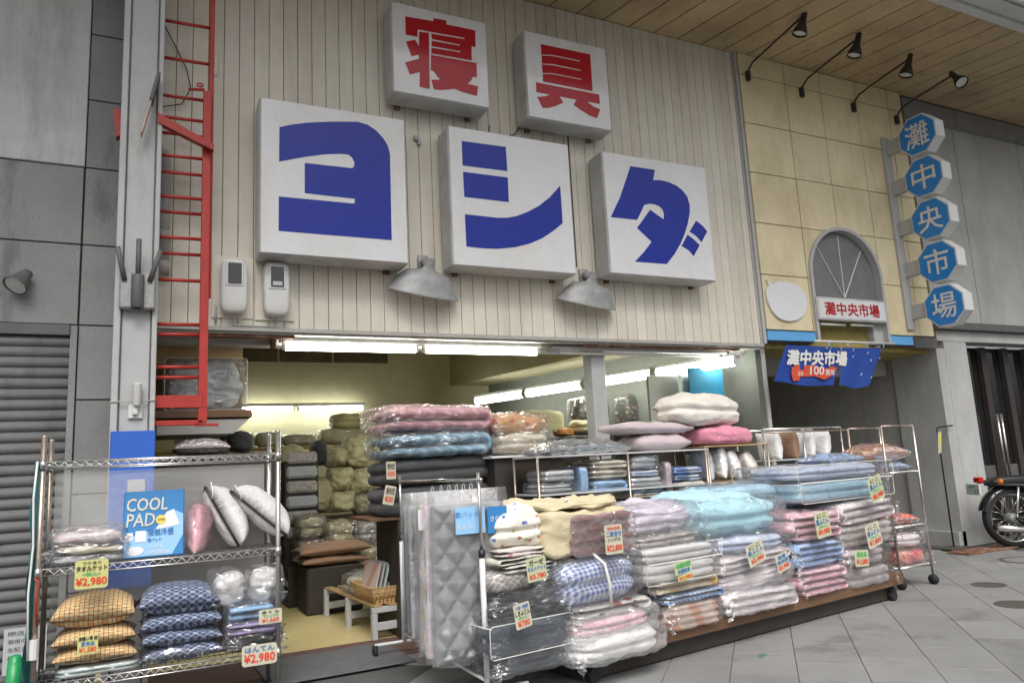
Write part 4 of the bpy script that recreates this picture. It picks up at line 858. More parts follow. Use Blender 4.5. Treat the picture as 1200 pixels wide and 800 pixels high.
MB().prism([(0, 1.68), (.05, 1.70), (.02, 1.55), (-.02, 1.53)], -.024, -.021).build('card_print', M['packyel'], t)
x, y = (10.916,-0.469)
o = MB().bev((x-.55, y-.18, .001), (x+.6, y+.16, .025), .004).build('rusty_plate', M['rust']); o.rotation_euler = (0, 0, 0); tag(o, 'rust brown steel plate lying on the ground by the pilaster', 'steel plate')
x, y = (4.365,-2.901)
o = MB().box((-.05, -.004, .003), (.05, .004, .006)).box((-.03, .026, .003), (.06, .034, .006)).build('paint_mark', M['green_pl'], None, False, (x, y, 0), (0, 0, R(20))); tag(o, 'two small bright green paint dashes on the grey paving', 'paint mark')
x, y = (1.514,-0.941)
o = MB().bev((-.62, -.42, .006), (.55, .42, .020), .004).build('door_mat', M['mat_gr'], None, False, (x, y, 0), (0, 0, R(2))); tag(o, 'dark grey rubber backed mat in the shop entrance', 'mat')

# ================================================================== FRONT DISPLAY OF BEDDING
PRZ = 9.0
pf = thing('display_platform', 'long low wooden platform carrying the front row of bagged bedding', 'platform', (2.4, -2.9, 0), R(PRZ))
MB().bev((.40, .09, .225), (4.78, 1.05, .27), .004).build('board', M['wood'], pf); MB().bev((.95, .06, .15), (4.76, .088, .262), .004).build('front_rail', M['wood'], pf)
MB().bev((.46, .10, .13), (4.7, 1.0, .222), .004).bev((.50, .14, .012), (4.66, .95, .129), .004).build('frame_and_shade_box', M['indark'], pf)  # frame, with a dark box added beneath to stand for the shade there
for x in (.56, 4.6):
    for y in (.10, .98): MB().tube([(x, y-.02, .05), (x, y+.02, .05)], .05, 12).box((x-.03, y-.03, .09), (x+.03, y+.03, .13)).build('caster', M['rubber'], pf)
BB = 'bagged bedding stacked on the front platform'
# column A
goods('bagged_quilt', 'navy quilt roll in loose clear bag, lowest of the pile nearest the hanging pads', 'quilt', (2.443,-2.812,0.168,0.684,0.146), .34, 'roll', K['navy'], 2, group=BB)
goods('boxed_quilt', 'dark navy bedding set in a clear case with bright white piping', 'quilt', (2.404,-2.839,0.311,0.674,0.201), .34, 'box', K['navy'], 2, 'piped', group=BB)
goods('bagged_quilt', 'black quilt in glossy bag just above the white piped navy case', 'quilt', (2.431,-2.794,0.491,0.648,0.122), .32, 'roll', K['brown'], 2, group=BB)
goods('bagged_quilt', 'charcoal quilt in crumpled bag under the star lattice roll', 'quilt', (2.443,-2.782,0.594,0.638,0.101), .32, 'roll', K['brown'], 2, group=BB)
goods('folded_blanket', 'brown and white star lattice patterned roll in clear wrap', 'blanket', (2.295,-2.826,0.706,0.359,0.138), .32, 'roll', K['star'], 0, 'tight', group=BB)
goods('bagged_quilt', 'short black bundle beside the star lattice roll, under the gauze pile', 'quilt', (2.625,-2.753,0.659,0.257,0.15), .32, 'roll', K['brown'], 2, group=BB)
goods('gauze_blanket', 'thin grey green flowered gauze blanket at the bottom of the gauze pile', 'blanket', (2.451,-2.791,0.826,0.475,0.057), .32, 'fold', K['floral3'], 2, None, group=BB)
goods('gauze_blanket', 'thin cream gauze blanket with blue grey flowers, third from the top', 'blanket', (2.439,-2.782,0.878,0.519,0.057), .32, 'fold', K['floral3'], 2, None, group=BB, flip=True)
goods('gauze_blanket', 'thin gauze blanket with rose pink patches under the flowered one', 'blanket', (2.43,-2.774,0.93,0.512,0.057), .32, 'fold', K['floral2'], 2, None, group=BB)
goods('gauze_blanket', 'thick cream gauze blanket with blue flowers heaped on top of the gauze pile', 'blanket', (2.441,-2.762,0.981,0.494,0.244), .42, 'roll', K['floral'], 2, None, group=BB, puff=.22, amp=.03)
# column B
goods('bagged_quilt', 'white quilt in loose clear bag drooping over the platform edge', 'quilt', (3.14,-2.884,0.149,0.887,0.192), .75, 'roll', K['white'], 2, group=BB, pmat=PLM, amp=.03)
goods('bagged_quilt', 'pink and white quilt in crinkled bag above the drooping white one', 'quilt', (3.146,-2.822,0.315,0.856,0.144), .75, 'roll', K['pink'], 2, group=BB, pmat=PLM)
goods('folded_blanket', 'cream fleece blanket with brown and orange dots under the gingham quilt', 'blanket', (3.103,-2.799,0.451,0.771,0.093), .6, 'fold', K['dots'], 2, 'tight', group=BB)
gq = goods('bagged_quilt', 'blue gingham quilt folded double under a white strap', 'quilt', (3.046,-2.818,0.527,0.807,0.334), .65, 'roll', K['gingham'], 2, group=BB, amp=.012)
gx = (3.046,-2.818,0.527,0.807,0.334)
MB().tube([(-.02, -.045, .0), (-.03, -.055, gx[4]*.5), (-.05, -.045, gx[4]*.9), (-.07, .05, gx[4]+.035), (-.1, .3, gx[4]+.045)], .012, 6).build('strap', M['white_pl'], gq, True)
f5 = (2.984,-2.757,0.872,0.842,0.35)
bb = thing('beige_storage_bag', 'large beige fabric storage bag with a clear window showing a mauve blanket', 'storage bag', f5[:3], R(PRZ), BB)
V, F = soft_box(f5[3], .85, f5[4], 9, 26, .022, 6, 4, wr=.05); link('bag_shell', np_mesh('bag_shell', V, F), K['beigebag'], bb)
V, F = soft_box(f5[3]*.70, .06, f5[4]*.80, 9, 16, .018, 9, 8, creases=4); V[:, 1] -= .028; V[:, 0] += f5[3]*.10; V[:, 2] += f5[4]*.04; link('blanket', np_mesh('blanket', V, F), K['mauve'], bb)
V, F = soft_box(f5[3]*.74, .03, f5[4]*.86, 10, 18, .014, 14, 9); V[:, 1] -= .045; V[:, 0] += f5[3]*.10; V[:, 2] += f5[4]*.02; link('clear_window', np_mesh('clear_window', V, F), PL, bb)
V, F = soft_box(f5[3]*.98, .80, .09, 4, 26, .045, 7, 11, wr=.08); V[:, 2] += f5[4]-.03; link('bag_flap', np_mesh('bag_flap', V, F), K['beigebag'], bb)
MB().tube([(-f5[3]*.2, .1, f5[4]+.055), (.0, .25, f5[4]+.065), (.12, .2, f5[4]+.06)], .008, 6).build('carry_cord', M['white_pl'], bb, True)
# column C
goods('bagged_blanket', 'peach striped blanket in clear bag at the foot of its pile', 'blanket', (3.974,-2.651,0.216,0.681,0.208), .7, 'box', K['peach'], 4, group=BB)
goods('folded_blanket', 'thin blue and white chequered blanket between the peach and yellow ones', 'blanket', (3.946,-2.655,0.424,0.719,0.082), .6, 'fold', K['bluecheck'], 2, 'tight', group=BB)
goods('folded_blanket', 'yellow, brown and white spotted fleece blanket under the white cases', 'blanket', (3.896,-2.663,0.503,0.743,0.114), .6, 'fold', K['yellowd'], 2, 'tight', group=BB)
goods('boxed_quilt', 'white quilt in piped clear case with the yellow green card on its front', 'quilt', (3.871,-2.667,0.597,0.866,0.147), .7, 'box', K['white'], 2, 'piped', group=BB)
goods('boxed_quilt', 'white quilt in piped clear case directly under the lilac duvet', 'quilt', (3.891,-2.644,0.748,0.845,0.11), .7, 'box', K['white'], 2, 'piped', group=BB)
goods('bagged_quilt', 'dark taupe patterned base quilt right beneath the lilac duvet', 'quilt', (3.853,-2.569,0.844,0.778,0.125), .6, 'roll', K['taupe'], 2, group=BB)
goods('bagged_duvet', 'lilac satin duvet bulging in a clear bag beside the beige storage bag', 'duvet', (3.857,-2.548,0.956,0.812,0.213), .7, 'roll', K['lilac'], 3, group=BB, puff=.25, amp=.03)
# column D
goods('bagged_quilt', 'white quilt with pink edging, bottom of the pile under the aqua duvet', 'quilt', (4.779,-2.543,0.222,0.958,0.19), .7, 'fold', K['whitepink'], 3, group=BB, pmat=PLM)
goods('bagged_quilt', 'pale quilt in milky bag, second from the bottom below the aqua duvet', 'quilt', (4.77,-2.525,0.414,0.995,0.151), .7, 'roll', K['whitepink'], 3, group=BB, pmat=PLM)
goods('bagged_quilt', 'pale pink quilt in crinkled bag in the middle below the aqua duvet', 'quilt', (4.778,-2.503,0.565,1.035,0.139), .7, 'fold', K['whitepink'], 3, group=BB, flip=True, pmat=PLM)
goods('bagged_quilt', 'white and lavender blue quilt in clear bag directly under the aqua duvet', 'quilt', (4.796,-2.48,0.703,1.054,0.148), .7, 'roll', K['whiteblue'], 2, group=BB)
goods('bagged_duvet', 'big puffy aqua satin duvet in thin clear bag, largest on the platform', 'duvet', (4.609,-2.449,0.85,1.561,0.297), .9, 'roll', K['aqua'], 2, 'bag', group=BB, puff=.35, amp=.035)
# column E
goods('bagged_quilt', 'rose pink quilt folded in clear bag, resting on the platform near its far end', 'quilt', (5.719,-2.354,0.233,0.783,0.245), .65, 'fold', K['pink'], 4, group=BB)
goods('bagged_quilt', 'blue folded quilt in clear bag between two pink ones', 'quilt', (5.73,-2.342,0.489,0.842,0.219), .65, 'fold', K['blue'], 4, group=BB, flip=True)
goods('bagged_quilt', 'pink folded quilt in clear bag under the wide pale blue futon', 'quilt', (5.726,-2.333,0.72,0.847,0.253), .65, 'fold', K['pink'], 4, group=BB)
goods('bagged_futon', 'wide pale blue futon folded double in clear bag with flat edges', 'futon', (5.69,-1.974,0.981,1.931,0.268), .6, 'fold', K['aqua2'], 2, group=BB, flip=True)
# column F
goods('bagged_quilt', 'taupe quilt in glossy bag at the far end bottom of the platform', 'quilt', (6.493,-2.221,0.198,0.854,0.189), .7, 'box', K['taupe'], 2, group=BB)
goods('bagged_quilt', 'dusty mauve quilt in crumpled bag above the far end bottom one', 'quilt', (6.549,-2.202,0.385,0.94,0.192), .7, 'roll', K['pinkgrey'], 2, group=BB)
goods('bagged_quilt', 'grey brown quilt in taut glossy bag in the middle of the far pile', 'quilt', (6.592,-2.185,0.577,0.997,0.228), .7, 'box', K['taupe'], 3, group=BB)
goods('bagged_quilt', 'pale pink quilt in shiny bag on the far pile below the piped cases', 'quilt', (6.653,-2.166,0.804,1.026,0.216), .7, 'fold', K['whitepink'], 3, group=BB)
goods('boxed_quilt', 'grey blue quilt in piped clear case, lower of two on the far pile', 'quilt', (6.411,-2.143,1.049,1.624,0.183), .75, 'box', K['aqua2'], 2, 'piped', group=BB)
goods('boxed_quilt', 'pale silver blue quilt in piped clear case on top of the far pile', 'quilt', (6.446,-2.117,1.241,1.684,0.16), .75, 'roll', K['whiteblue'], 2, 'piped', group=BB)
goods('bed_pillow', 'small light blue pillow lying on the top piped case', 'pillow', (6.786,-1.851,1.392,0.723,0.117), .4, 'pillow', K['bluep'], 0, 'film')

# ================================================================== SHELF BEHIND THE PLATFORM
YS = -1.35
x0, z0 = (3.302,1.288); x1, z1 = (5.199,1.171); zt = (4.308,1.615)[1]
sf = thing('storage_shelf', 'open metal shelf full of folded towels behind the platform', 'shelf', (x0, YS, 0))
W_ = x1-x0+.12
for x in (0, W_*.5, W_):
    for y in (0, .5): MB().tube([(x, y, .01), (x, y, zt)], .013, 8).build('post', M['rack_brown'], sf, True)
for z in (.5, z0-.03, zt-.005): MB().bev((-.01, -.01, z), (W_+.01, .51, z+.018), .003).build('shelf_board', M['greysteel'], sf)
TW = 'folded linen on the shelf behind the platform'
zb = z0-.012+.002
def shelf_item(x0p, F5, mat, label, name='folded_towel', cat='towel', shape='fold', n=2, cover='tight', d=.42): return goods(name, label, cat, F5, d, shape, mat, n, cover, group=TW, rz=0)
shelf_item(0, (3.536,-1.33,1.274,0.404,0.102), K['silver'], 'grey bundle in clear bag at the near end of the towel shelf', shape='roll')
shelf_item(0, (3.552,-1.33,1.383,0.35,0.103), K['silver'], 'flat grey packet lying on the near end bundle of the towel shelf', shape='box')
shelf_item(0, (3.827,-1.31,1.256,0.105,0.257), K['skyb'], 'upright pale blue packet between grey bundles and cream towels', shape='box', n=0)
shelf_item(0, (4.101,-1.33,1.239,0.422,0.13), K['skyb'], 'sky blue folded sheet under two cream towels')
shelf_item(0, (4.111,-1.33,1.377,0.424,0.09), K["creamt"], "cream folded towel lying on the sky blue sheet")
shelf_item(0, (4.115,-1.33,1.475,0.415,0.082), K['creamt'], 'cream and pink towel topmost beside the silver packets')
shelf_item(0, (4.536,-1.33,1.17,0.381,0.05), K['creamt'], 'thin cream towel at the bottom of the silver packet stack')
shelf_item(0, (4.541,-1.33,1.22,0.382,0.058), K['skyb'], 'thin blue towel near the bottom of the silver packet stack')
shelf_item(0, (4.543,-1.33,1.278,0.393,0.092), K['silver'], 'silver grey packet in the middle of its stack on the shelf', shape='box')
shelf_item(0, (4.541,-1.33,1.379,0.373,0.059), K['whiteblue'], 'white packet with blue corner below the top silver bag', shape='box')
shelf_item(0, (4.551,-1.33,1.446,0.374,0.135), K['silver'], 'shiny silver bag topmost in the packet stack on the shelf', shape='roll')
shelf_item(0, (4.833,-1.31,1.177,0.086,0.332), K['pinkgrey'], 'narrow upright pinkish folder between two towel stacks', shape='box', n=0)
shelf_item(0, (5.059,-1.33,1.154,0.383,0.077), K['creamt'], 'cream towel at the bottom of the bright blue towel stack')
shelf_item(0, (5.067,-1.33,1.231,0.384,0.069), K['creamt'], 'ivory towel under the bright blue towels')
shelf_item(0, (5.064,-1.33,1.309,0.362,0.06), K['bluestripe'], 'bright blue striped towel, lower of the two')
shelf_item(0, (5.062,-1.33,1.378,0.363,0.069), K['bluestripe'], 'bright blue striped towel, topmost of its stack')
# on top of the shelf
TOP = 'bedding laid on top of the towel shelf'
goods('bed_pillow', 'long grey pillow in tight shiny film lying on the towel shelf', 'pillow', (3.873,-1.36,1.6,1.009,0.179), .45, 'pillow', K['greyp'], 0, 'film', rz=0, group=TOP)
goods('duvet', 'dusty pink folded duvet, lower of two beside the grey pillow', 'duvet', (4.806,-1.36,1.613,0.868,0.18), .5, 'fold', K['pinkgrey'], 1, None, rz=0, group=TOP, amp=.012)
goods('duvet', 'dusty pink folded duvet, upper of two beside the grey pillow', 'duvet', (4.726,-1.36,1.797,1.066,0.129), .5, 'fold', K['pinkgrey'], 1, None, rz=2, group=TOP, amp=.012)
goods('fleece_blanket', 'bright pink fleece blanket with small coloured stars under the ivory duvet', 'blanket', (5.698,-1.38,1.651,0.841,0.208), .5, 'roll', K['hotpink'], 0, None, rz=6, group=TOP)
goods('duvet', 'ivory satin duvet rolled in folds on top of the pink fleece blanket', 'duvet', (5.464,-1.38,1.865,1.113,0.325), .5, 'roll', K['cream'], 2, None, rz=6, group=TOP, puff=.12, amp=.028)
goods('bed_pillow', 'ivory satin pillow slipped under the fold of the ivory duvet', 'pillow', (5.418,-1.05,2.038,0.579,0.169), .35, 'pillow', K['cream'], 0, None, rz=0, group=TOP)
# upper shelf section holding the hanging pillows
x0, zt2 = (5.29,1.657); x1, zb2 = (6.156,1.276)
s2 = thing('pillow_shelf', 'short open shelf with white pillows leaning in it, under the pink fleece', 'shelf', (x0, YS, 0))
for x in (0, x1-x0):
    for y in (0, .5): MB().tube([(x, y, .01), (x, y, zt2+.0)], .012, 8).build('post', M['rack_brown'], s2, True)
MB().bev((0, 0, zt2-.018), (x1-x0, .5, zt2-.002), .003).build('shelf_board', M['wood_lt'], s2); MB().bev((0, 0, zb2-.02), (x1-x0, .5, zb2-.002), .003).build('shelf_board', M['wood_lt'], s2)
def lean_pillow(F5, mat, label, tilt, d=.34, film=True, yoff=0):
    x, y, z, w_, h_ = F5; t = thing('bed_pillow', label, 'pillow', (x-w_*.0, y+yoff, z), (0, R(tilt), 0), 'white pillows standing on the back shelves')
    V, F = pillow(h_*1.0, d, w_*.8); V = V[:, [2, 1, 0]]; V[:, 0] -= w_*.3; V[:, 2] += h_*.5
    link('cushion', np_mesh('cushion', V, F), mat, t)
    if film:
        V, F = pillow(h_*1.06, d*1.05, w_*.9, amp=.014, seed=3); V = V[:, [2, 1, 0]]; V[:, 0] -= w_*.33; V[:, 2] += h_*.5; link('plastic_bag', np_mesh('plastic_bag', V, F), PL, t)
    return t
lean_pillow((5.414,-1.3,1.299,0.252,0.337), K['silver'], 'grey bagged pillow leaning at the near end of the pillow shelf', -12)
lean_pillow((5.589,-1.3,1.308,0.234,0.331), K['white'], 'upright white pillow second in the pillow shelf', -3)
lean_pillow((5.802,-1.3,1.297,0.287,0.326), K['white'], 'white pillow slumping third in the pillow shelf', -25)
lean_pillow((6.045,-1.3,1.293,0.295,0.321), K['cream'], 'ivory pillow slumping at the far end of the pillow shelf', -34)
xr0, zr = (6.253,1.811); xr1, _ = (7.497,1.78)
hr = thing('hanging_rail', 'thin metal rail frame holding white pillows behind the far pile', 'rail', (xr0, -1.2, 0))
for x in (0, (xr1-xr0)*.5, xr1-xr0):
    for y in (0, .42): MB().tube([(x, y, .01), (x, y, zr)], .011, 8).build('post', M['chrome'], hr, True)
for y in (0, .42): MB().tube([(0, y, zr), (xr1-xr0, y, zr)], .011, 8).build('bar', M['chrome'], hr, True)
MB().bev((.0, 0, zr-.36), (xr1-xr0, .42, zr-.345), .003).build('shelf_board', M['greysteel'], hr)
for i, (a, b) in enumerate(((906,925), (926,944), (946,962), (962,980))):
    F5 = ((6.591,-1.12,1.449,0.25,0.241), (6.85,-1.12,1.437,0.243,0.244), (7.114,-1.12,1.426,0.222,0.297), (7.349,-1.12,1.416,0.255,0.26))[i]
    F5 = (F5[0], F5[1], zr-.344, F5[3], .32)
    lean_pillow(F5, K['browncush'] if i == 1 else K['white'], ('white pillow nearest the pink fleece on the metal rail frame', 'brown cushion between white pillows on the metal rail frame', 'tall white pillow beside the brown cushion on the rail frame', 'white pillow at the far end of the metal rail frame')[i], -6+4*i, film=False)

# end rack on casters
xa, za = (7.627,1.779); xb, zb_ = (8.128,1.787)
er = thing('end_rack', 'narrow chrome rack on casters closing the far end of the display', 'rack', (7.50, -1.75, 0))
WR = .54; HR = za
for x in (0, WR):
    for y in (0, .45):
        MB().tube([(x, y, .14), (x, y, HR)], .014, 8).build('post', M['rack_brown'] if x == 0 else M['chrome'], er, True)
        c = MB().tube([(x-.02, y, .055), (x+.02, y, .055)], .055, 14).tube([(x, y, .06), (x, y, .15)], .012, 8).build('caster', M['rubber'], er, True)
for z in ((7.795,1.253)[1], (7.788,0.657)[1], .22):
    m = MB()
    for y in (0, .45): m.tube([(0, y, z), (WR, y, z)], .010, 6)
    for x in (0, WR): m.tube([(x, 0, z), (x, .45, z)], .010, 6)
    for k in range(9): m.tube([(0.03+k*.06, 0, z+.008), (.03+k*.06, .45, z+.008)], .003, 4)
    m.build('wire_shelf', M['chrome'], er, True)
m = MB()
for y in (0, .45): MB().tube([(0, y, HR), (WR, y, HR)], .010, 6).build('top_bar', M['rack_brown'], er, True)
MB().tube([(-1.35, .45, HR-.01), (0, .45, HR-.01)], .010, 6).build('top_bar', M['rack_brown'], er, True)
MB().tube([(-1.35, .45, HR-.01), (-1.35, .45, .9)], .010, 6).build('top_bar', M['rack_brown'], er, True)
zs1, zs2 = (7.795,1.253)[1]+.012, (7.788,0.657)[1]+.012
def f5w(x, y, z, w_, h_): return (x, y, z, w_, h_)
goods('cushion', 'blue and white cushion in clear film on the top shelf of the end rack', 'cushion', f5w(7.72, -1.73, zs1, .50, .12), .4, 'pillow', K['bluep'], 0, 'film', rz=0)
goods('cushion', 'orange brown cushion lying on the blue one in the end rack', 'cushion', f5w(7.60, -1.72, zs1+.115, .72, .21), .42, 'pillow', K['orange2'], 0, 'film', rz=-4)
goods('cushion', 'flat bright red cushion on the middle shelf of the end rack', 'cushion', f5w(7.76, -1.73, zs2, .46, .13), .4, 'pillow', K['redc'], 0, 'film', rz=0)
goods('bagged_quilt', 'crimson pink bagged quilt at the bottom of the end rack', 'quilt', f5w(7.80, -1.74, .232, .52, .17), .4, 'roll', K['redp'], 0, 'bag', rz=0)
goods('bagged_quilt', 'pink and cream bagged quilt lying on the crimson one in the end rack', 'quilt', f5w(7.80, -1.73, .42, .50, .15), .4, 'roll', K['whitepink'], 2, 'bag', rz=0)

# ================================================================== GARMENT RAIL WITH MATTRESS PADS
zb0 = (-0.347,1.423); zf0 = (-2.024,1.475)
gr = thing('garment_rack', 'adjustable chrome garment rail on casters hung with mattress pads', 'garment rack', (2.09, 0, 0))
yb_, zrb = zb0; yf_, zrf = zf0; zr_ = (zrb+zrf)/2+.02
yb_ = -.98; yf_ = -2.76
MB().tube([(0, yb_, zr_), (0, yf_-.05, zr_)], .013, 10).build('bar', M['chrome'], gr, True)
for y in (yb_, yf_):
    MB().tube([(0, y, .10), (0, y, .98)], .020, 10).build('lower_post', M['white_alu'], gr, True)
    MB().tube([(0, y, .98), (0, y, zr_+.05)], .012, 10).build('upper_post', M['chrome'], gr, True)
    MB().tube([(0, y, .95), (0, y, 1.0)], .024, 10).build('collar', M['black'], gr, True)
    MB().tube([(-.26, y, .10), (.30, y, .10)], .014, 8).build('foot', M['white_alu'], gr, True)
    for x in (-.26, .30): MB().tube([(x-.012, y, .045), (x+.012, y, .045)], .045, 12).box((x-.02, y-.02, .06), (x+.02, y+.02, .10)).build('caster', M['rubber'], gr, True)
MB().tube([(0, yb_, .16), (0, yf_, .16)], .012, 8).build('stretcher', M['white_alu'], gr, True)
def pad_mesh(w_, h_, q=.165, t=.062, nx=36, nz_=92, seed=0, amp=1):
    V = []; F = []
    for sgn in (-1, 1):
        for j in range(nz_+1):
            for i in range(nx+1):
                u, v = i/nx*w_, j/nz_*h_
                a = abs(math.sin(PI*(u+v*.8)/q)); b = abs(math.sin(PI*(u-v*.8)/q)); e = min(1, min(u, w_-u, v, h_-v)/.04)
                y = sgn*(t*.25+t*.95*amp*min(a, b)**.55)*max(.15, e)
                V.append((u-w_/2, y+.03*math.sin(v*2.1+seed)*.6+nz((u, v, 0), 3, seed)*.02, v))
    n = (nx+1)*(nz_+1)
    for s in (0, 1):
        for j in range(nz_):
            for i in range(nx): a = s*n+j*(nx+1)+i; F.append((a, a+1, a+nx+2, a+nx+1))
    rim = [i for i in range(nx+1)]+[(j*(nx+1)+nx) for j in range(1, nz_+1)]+[nz_*(nx+1)+i for i in range(nx-1, -1, -1)]+[j*(nx+1) for j in range(nz_-1, 0, -1)]
    for k in range(len(rim)): a, b = rim[k], rim[(k+1) % len(rim)]; F.append((a, b, b+n, a+n))
    return V, F
def sleeve(w_, h_, seed, parent, mat=None):
    V = []; F = []; nx, nzz = 18, 30
    for sgn in (-1, 1):
        for j in range(nzz+1):
            for i in range(nx+1):
                u, v = i/nx, j/nzz; e = min(1, min(u, 1-u)*7, min(v, 1-v)*9+.2)
                V.append(((u-.5)*w_+nz((u, v*3, sgn), 3, seed)*.02, sgn*.060*e+nz((u*3, v*3, sgn), 1.7, seed)*.022*e+nz((u*9, v*5, sgn), 1.7, seed)*.008, v*h_-(.03*math.sin(u*5+seed) if j == 0 else 0)))
    n = (nx+1)*(nzz+1)
    for s in (0, 1):
        for j in range(nzz):
            for i in range(nx): a = s*n+j*(nx+1)+i; F.append((a, a+1, a+nx+2, a+nx+1))
    link('plastic_sleeve', np_mesh('plastic_sleeve', V, F), mat or PLH, parent)
zp = (2.088,0.269)[1]; xl, _ = (1.768,0.763); xr_, _ = (2.351,0.697)
wp = xr_-xl
pads = [(-2.62, K['pad'], 'grey white diamond quilted mattress pad facing the street at the front of the rail', 0), (-2.48, K['whitepink'], 'pinkish quilted mattress pad second on the rail', -.02),
        (-2.34, K['padpat'], 'mattress pad with yellow and lavender checks showing along its edge, third on the rail', -.04), (-2.19, K['pad'], 'mattress pad fourth on the rail behind the chequered one', -.03),
        (-2.02, K['silver'], 'grey mattress pad fifth on the rail in a loose sleeve', -.05), (-1.82, K['pad'], 'mattress pad sixth on the rail, hanging nearest the shop', -.04)]
for i, (y, mt_, lb, dx) in enumerate(pads):
    t = thing('mattress_pad', lb, 'mattress pad', ((xl+xr_)/2+dx+.02*i, y, zp+.015*i), R((0, 2, -2, 2, -2, 2)[i]), 'mattress pads hanging on the garment rail')
    hp = zr_-zp-.16-.02*i; V, F = pad_mesh(wp*.93, hp, seed=i) if i < 2 else pad_mesh(wp*.93, hp, nx=14, nz_=40, seed=i, amp=.5)
    link('quilted_pad', np_mesh('quilted_pad', V, F), mt_, t); sleeve(wp*1.03, hp+.10, i, t)
    for sx in ((xl+xr_)/-2+2.09-dx-.02*i,):
        m = MB(); m.tube([(sx, 0, hp+.03), (sx, 0, hp+.08)]+[(sx+.0, .025*math.sin(R(a)), hp+.115-.025*math.cos(R(a))) for a in range(30, 331, 30)], .0035, 6); m.build('hook', M['white_pl'], t, True)
    if i == 0:
        MB().box((-.13, -.085, hp-.20), (.09, -.080, hp-.02)).build('printed_insert', M['packpale'], t); MB().box((.11, -.085, hp-.21), (.26, -.080, hp-.03)).build('printed_insert', M['packblue'], t)
        lettering('敷パッド', -.13, hp-.09, .17, .04, M['packblue'], t, -.088, .0); lettering('洗える', -.13, hp-.17, .12, .035, M['packwhite'], t, -.088, .0); lettering('さらり', .13, hp-.13, .10, .035, M['packwhite'], t, -.088, .02)
    if i == 2:
        MB().box((-wp*.46-.03, -.10, hp-.16), (-wp*.46+.03, -.095, hp-.02)).build('care_label', M['packwhite'], t)

# ================================================================== PILE OF FUTONS BY THE ENTRANCE
f1 = (2.697,-0.55,1.418,1.219,0.257); f2 = (2.632,-0.55,1.128,1.167,0.285)
ct = thing('futon_stand', 'dark wooden stand under the charcoal futons at the entrance', 'stand', (f2[0]-.05, f2[1], 0))
MB().bev((-.36, .1, .012), (.62, .85, f2[2]-.005), .01).build('cabinet', M['indark'], ct); MB().bev((-.64, .08, f2[2]-.03), (.64, .87, f2[2]-.003), .003).build('top', M['wood'], ct)
FP = 'futons piled at the shop entrance'
goods('bagged_futon', 'charcoal futon in dark bag, lower of two under the pink and blue ones', 'futon', f2, .85, 'box', K['dgrey'], 2, None, rz=0, group=FP)
goods('bagged_futon', 'charcoal futon in dark bag right under the steel blue one', 'futon', f1, .85, 'box', K['dgrey'], 2, None, rz=0, group=FP)
goods('bagged_futon', 'steel blue striped futon in clear piped bag on the charcoal ones', 'futon', (2.633,-0.6,1.676,1.157,0.241), .85, 'fold', K['steel'], 2, 'bag', rz=0, group=FP)
goods('bagged_futon', 'rose pink striped futon in clear bag on top of the pile at the entrance', 'futon', (2.643,-0.6,1.926,1.183,0.244), .85, 'fold', K['rose'], 2, 'bag', rz=0, group=FP)
f3 = (3.511,-0.75,1.661,0.642,0.223)
ot = thing('side_stand', 'plain stand under the yellow and orange flowered bundles', 'stand', (f3[0], f3[1], 0)); MB().bev((-.35, .05, .012), (.45, .6, f3[2]-.03), .008).build('cabinet', M['indark'], ot); MB().bev((-.40, 0, f3[2]-.028), (.5, .62, f3[2]-.004), .003).build('top', M['white_pl'], ot)
goods('bagged_quilt', 'yellow quilt in clear bag under the orange flowered one', 'quilt', f3, .55, 'roll', K['creamt'], 2, rz=0, group=FP)
goods('bagged_quilt', 'orange quilt with red flowers in clear bag beside the pink futon', 'quilt', (3.488,-0.72,1.869,0.586,0.191), .55, 'roll', K['orangeflo'], 0, rz=0, group=FP, puff=.15)

# ================================================================== DEEPER INSIDE THE SHOP
IN = 'yellowed bedding bundles stacked inside the shop'
ci = (2.532,2.55,1.009,0.778,0.044)
MBc = thing('dark_cabinet', 'dark cabinet under the heap of yellowed bundles inside the shop', 'cabinet', (ci[0], 2.5, 0)); MB().bev((-.70, .0, .012), (.62, .9, ci[2]-.01), .01).build('carcass', M['indark'], MBc)
MB().bev((-.28, -.006, ci[2]-.42), (.12, -.001, ci[2]-.06), .003).build('drawer_front', M['inwall'], MBc); MB().bev((-.26, -.012, ci[2]-.30), (.10, -.007, ci[2]-.08), .003).build('drawer_recess', M['indark'], MBc)
for F5, k, lb in (((2.432,2.5,1.062,0.396,0.265), 'yellowb', 'yellow bundle in the lower row behind the entrance, over the drawer'), ((2.745,2.45,1.008,0.371,0.278), 'yellowb2', 'bundle in shiny crinkled bag at the lower row nearest the charcoal futons'),
                  ((2.157,2.6,1.057,0.268,0.487), 'yellowb2', 'olive bundle standing at the dark end of the lower row'), ((2.408,2.5,1.341,0.363,0.301), 'yellowb', 'pale yellow bundle in the middle row beside the olive one'),
                  ((2.736,2.5,1.298,0.385,0.351), 'yellowb', 'golden bundle in the middle row beside the charcoal futons'), ((2.378,2.55,1.655,0.32,0.283), 'yellowb2', 'square olive bundle in the top row next to the black one'),
                  ((2.721,2.5,1.65,0.481,0.412), 'yellowb', 'big round yellow bundle topmost of the heap inside')):
    goods('bedding_bundle', lb, 'bedding', F5, .6, 'roll', K[k], 0, 'tight' if 'shiny' in lb else None, rz=0, group=IN, amp=.05)
goods('bedding_bundle', 'black bundle wedged at the top of the yellowed heap', 'bedding', (2.139,2.6,1.69,0.225,0.326), .5, 'roll', K['brown'], 0, None, rz=0, group=IN)
goods('bedding_bundle', 'tall arched yellow green bundle beside the dark shelf inside', 'bedding', (1.947,3.2,0.62,0.529,1.327), .5, 'roll', K['yellowb'], 0, None, rz=0, group=IN, amp=.03)
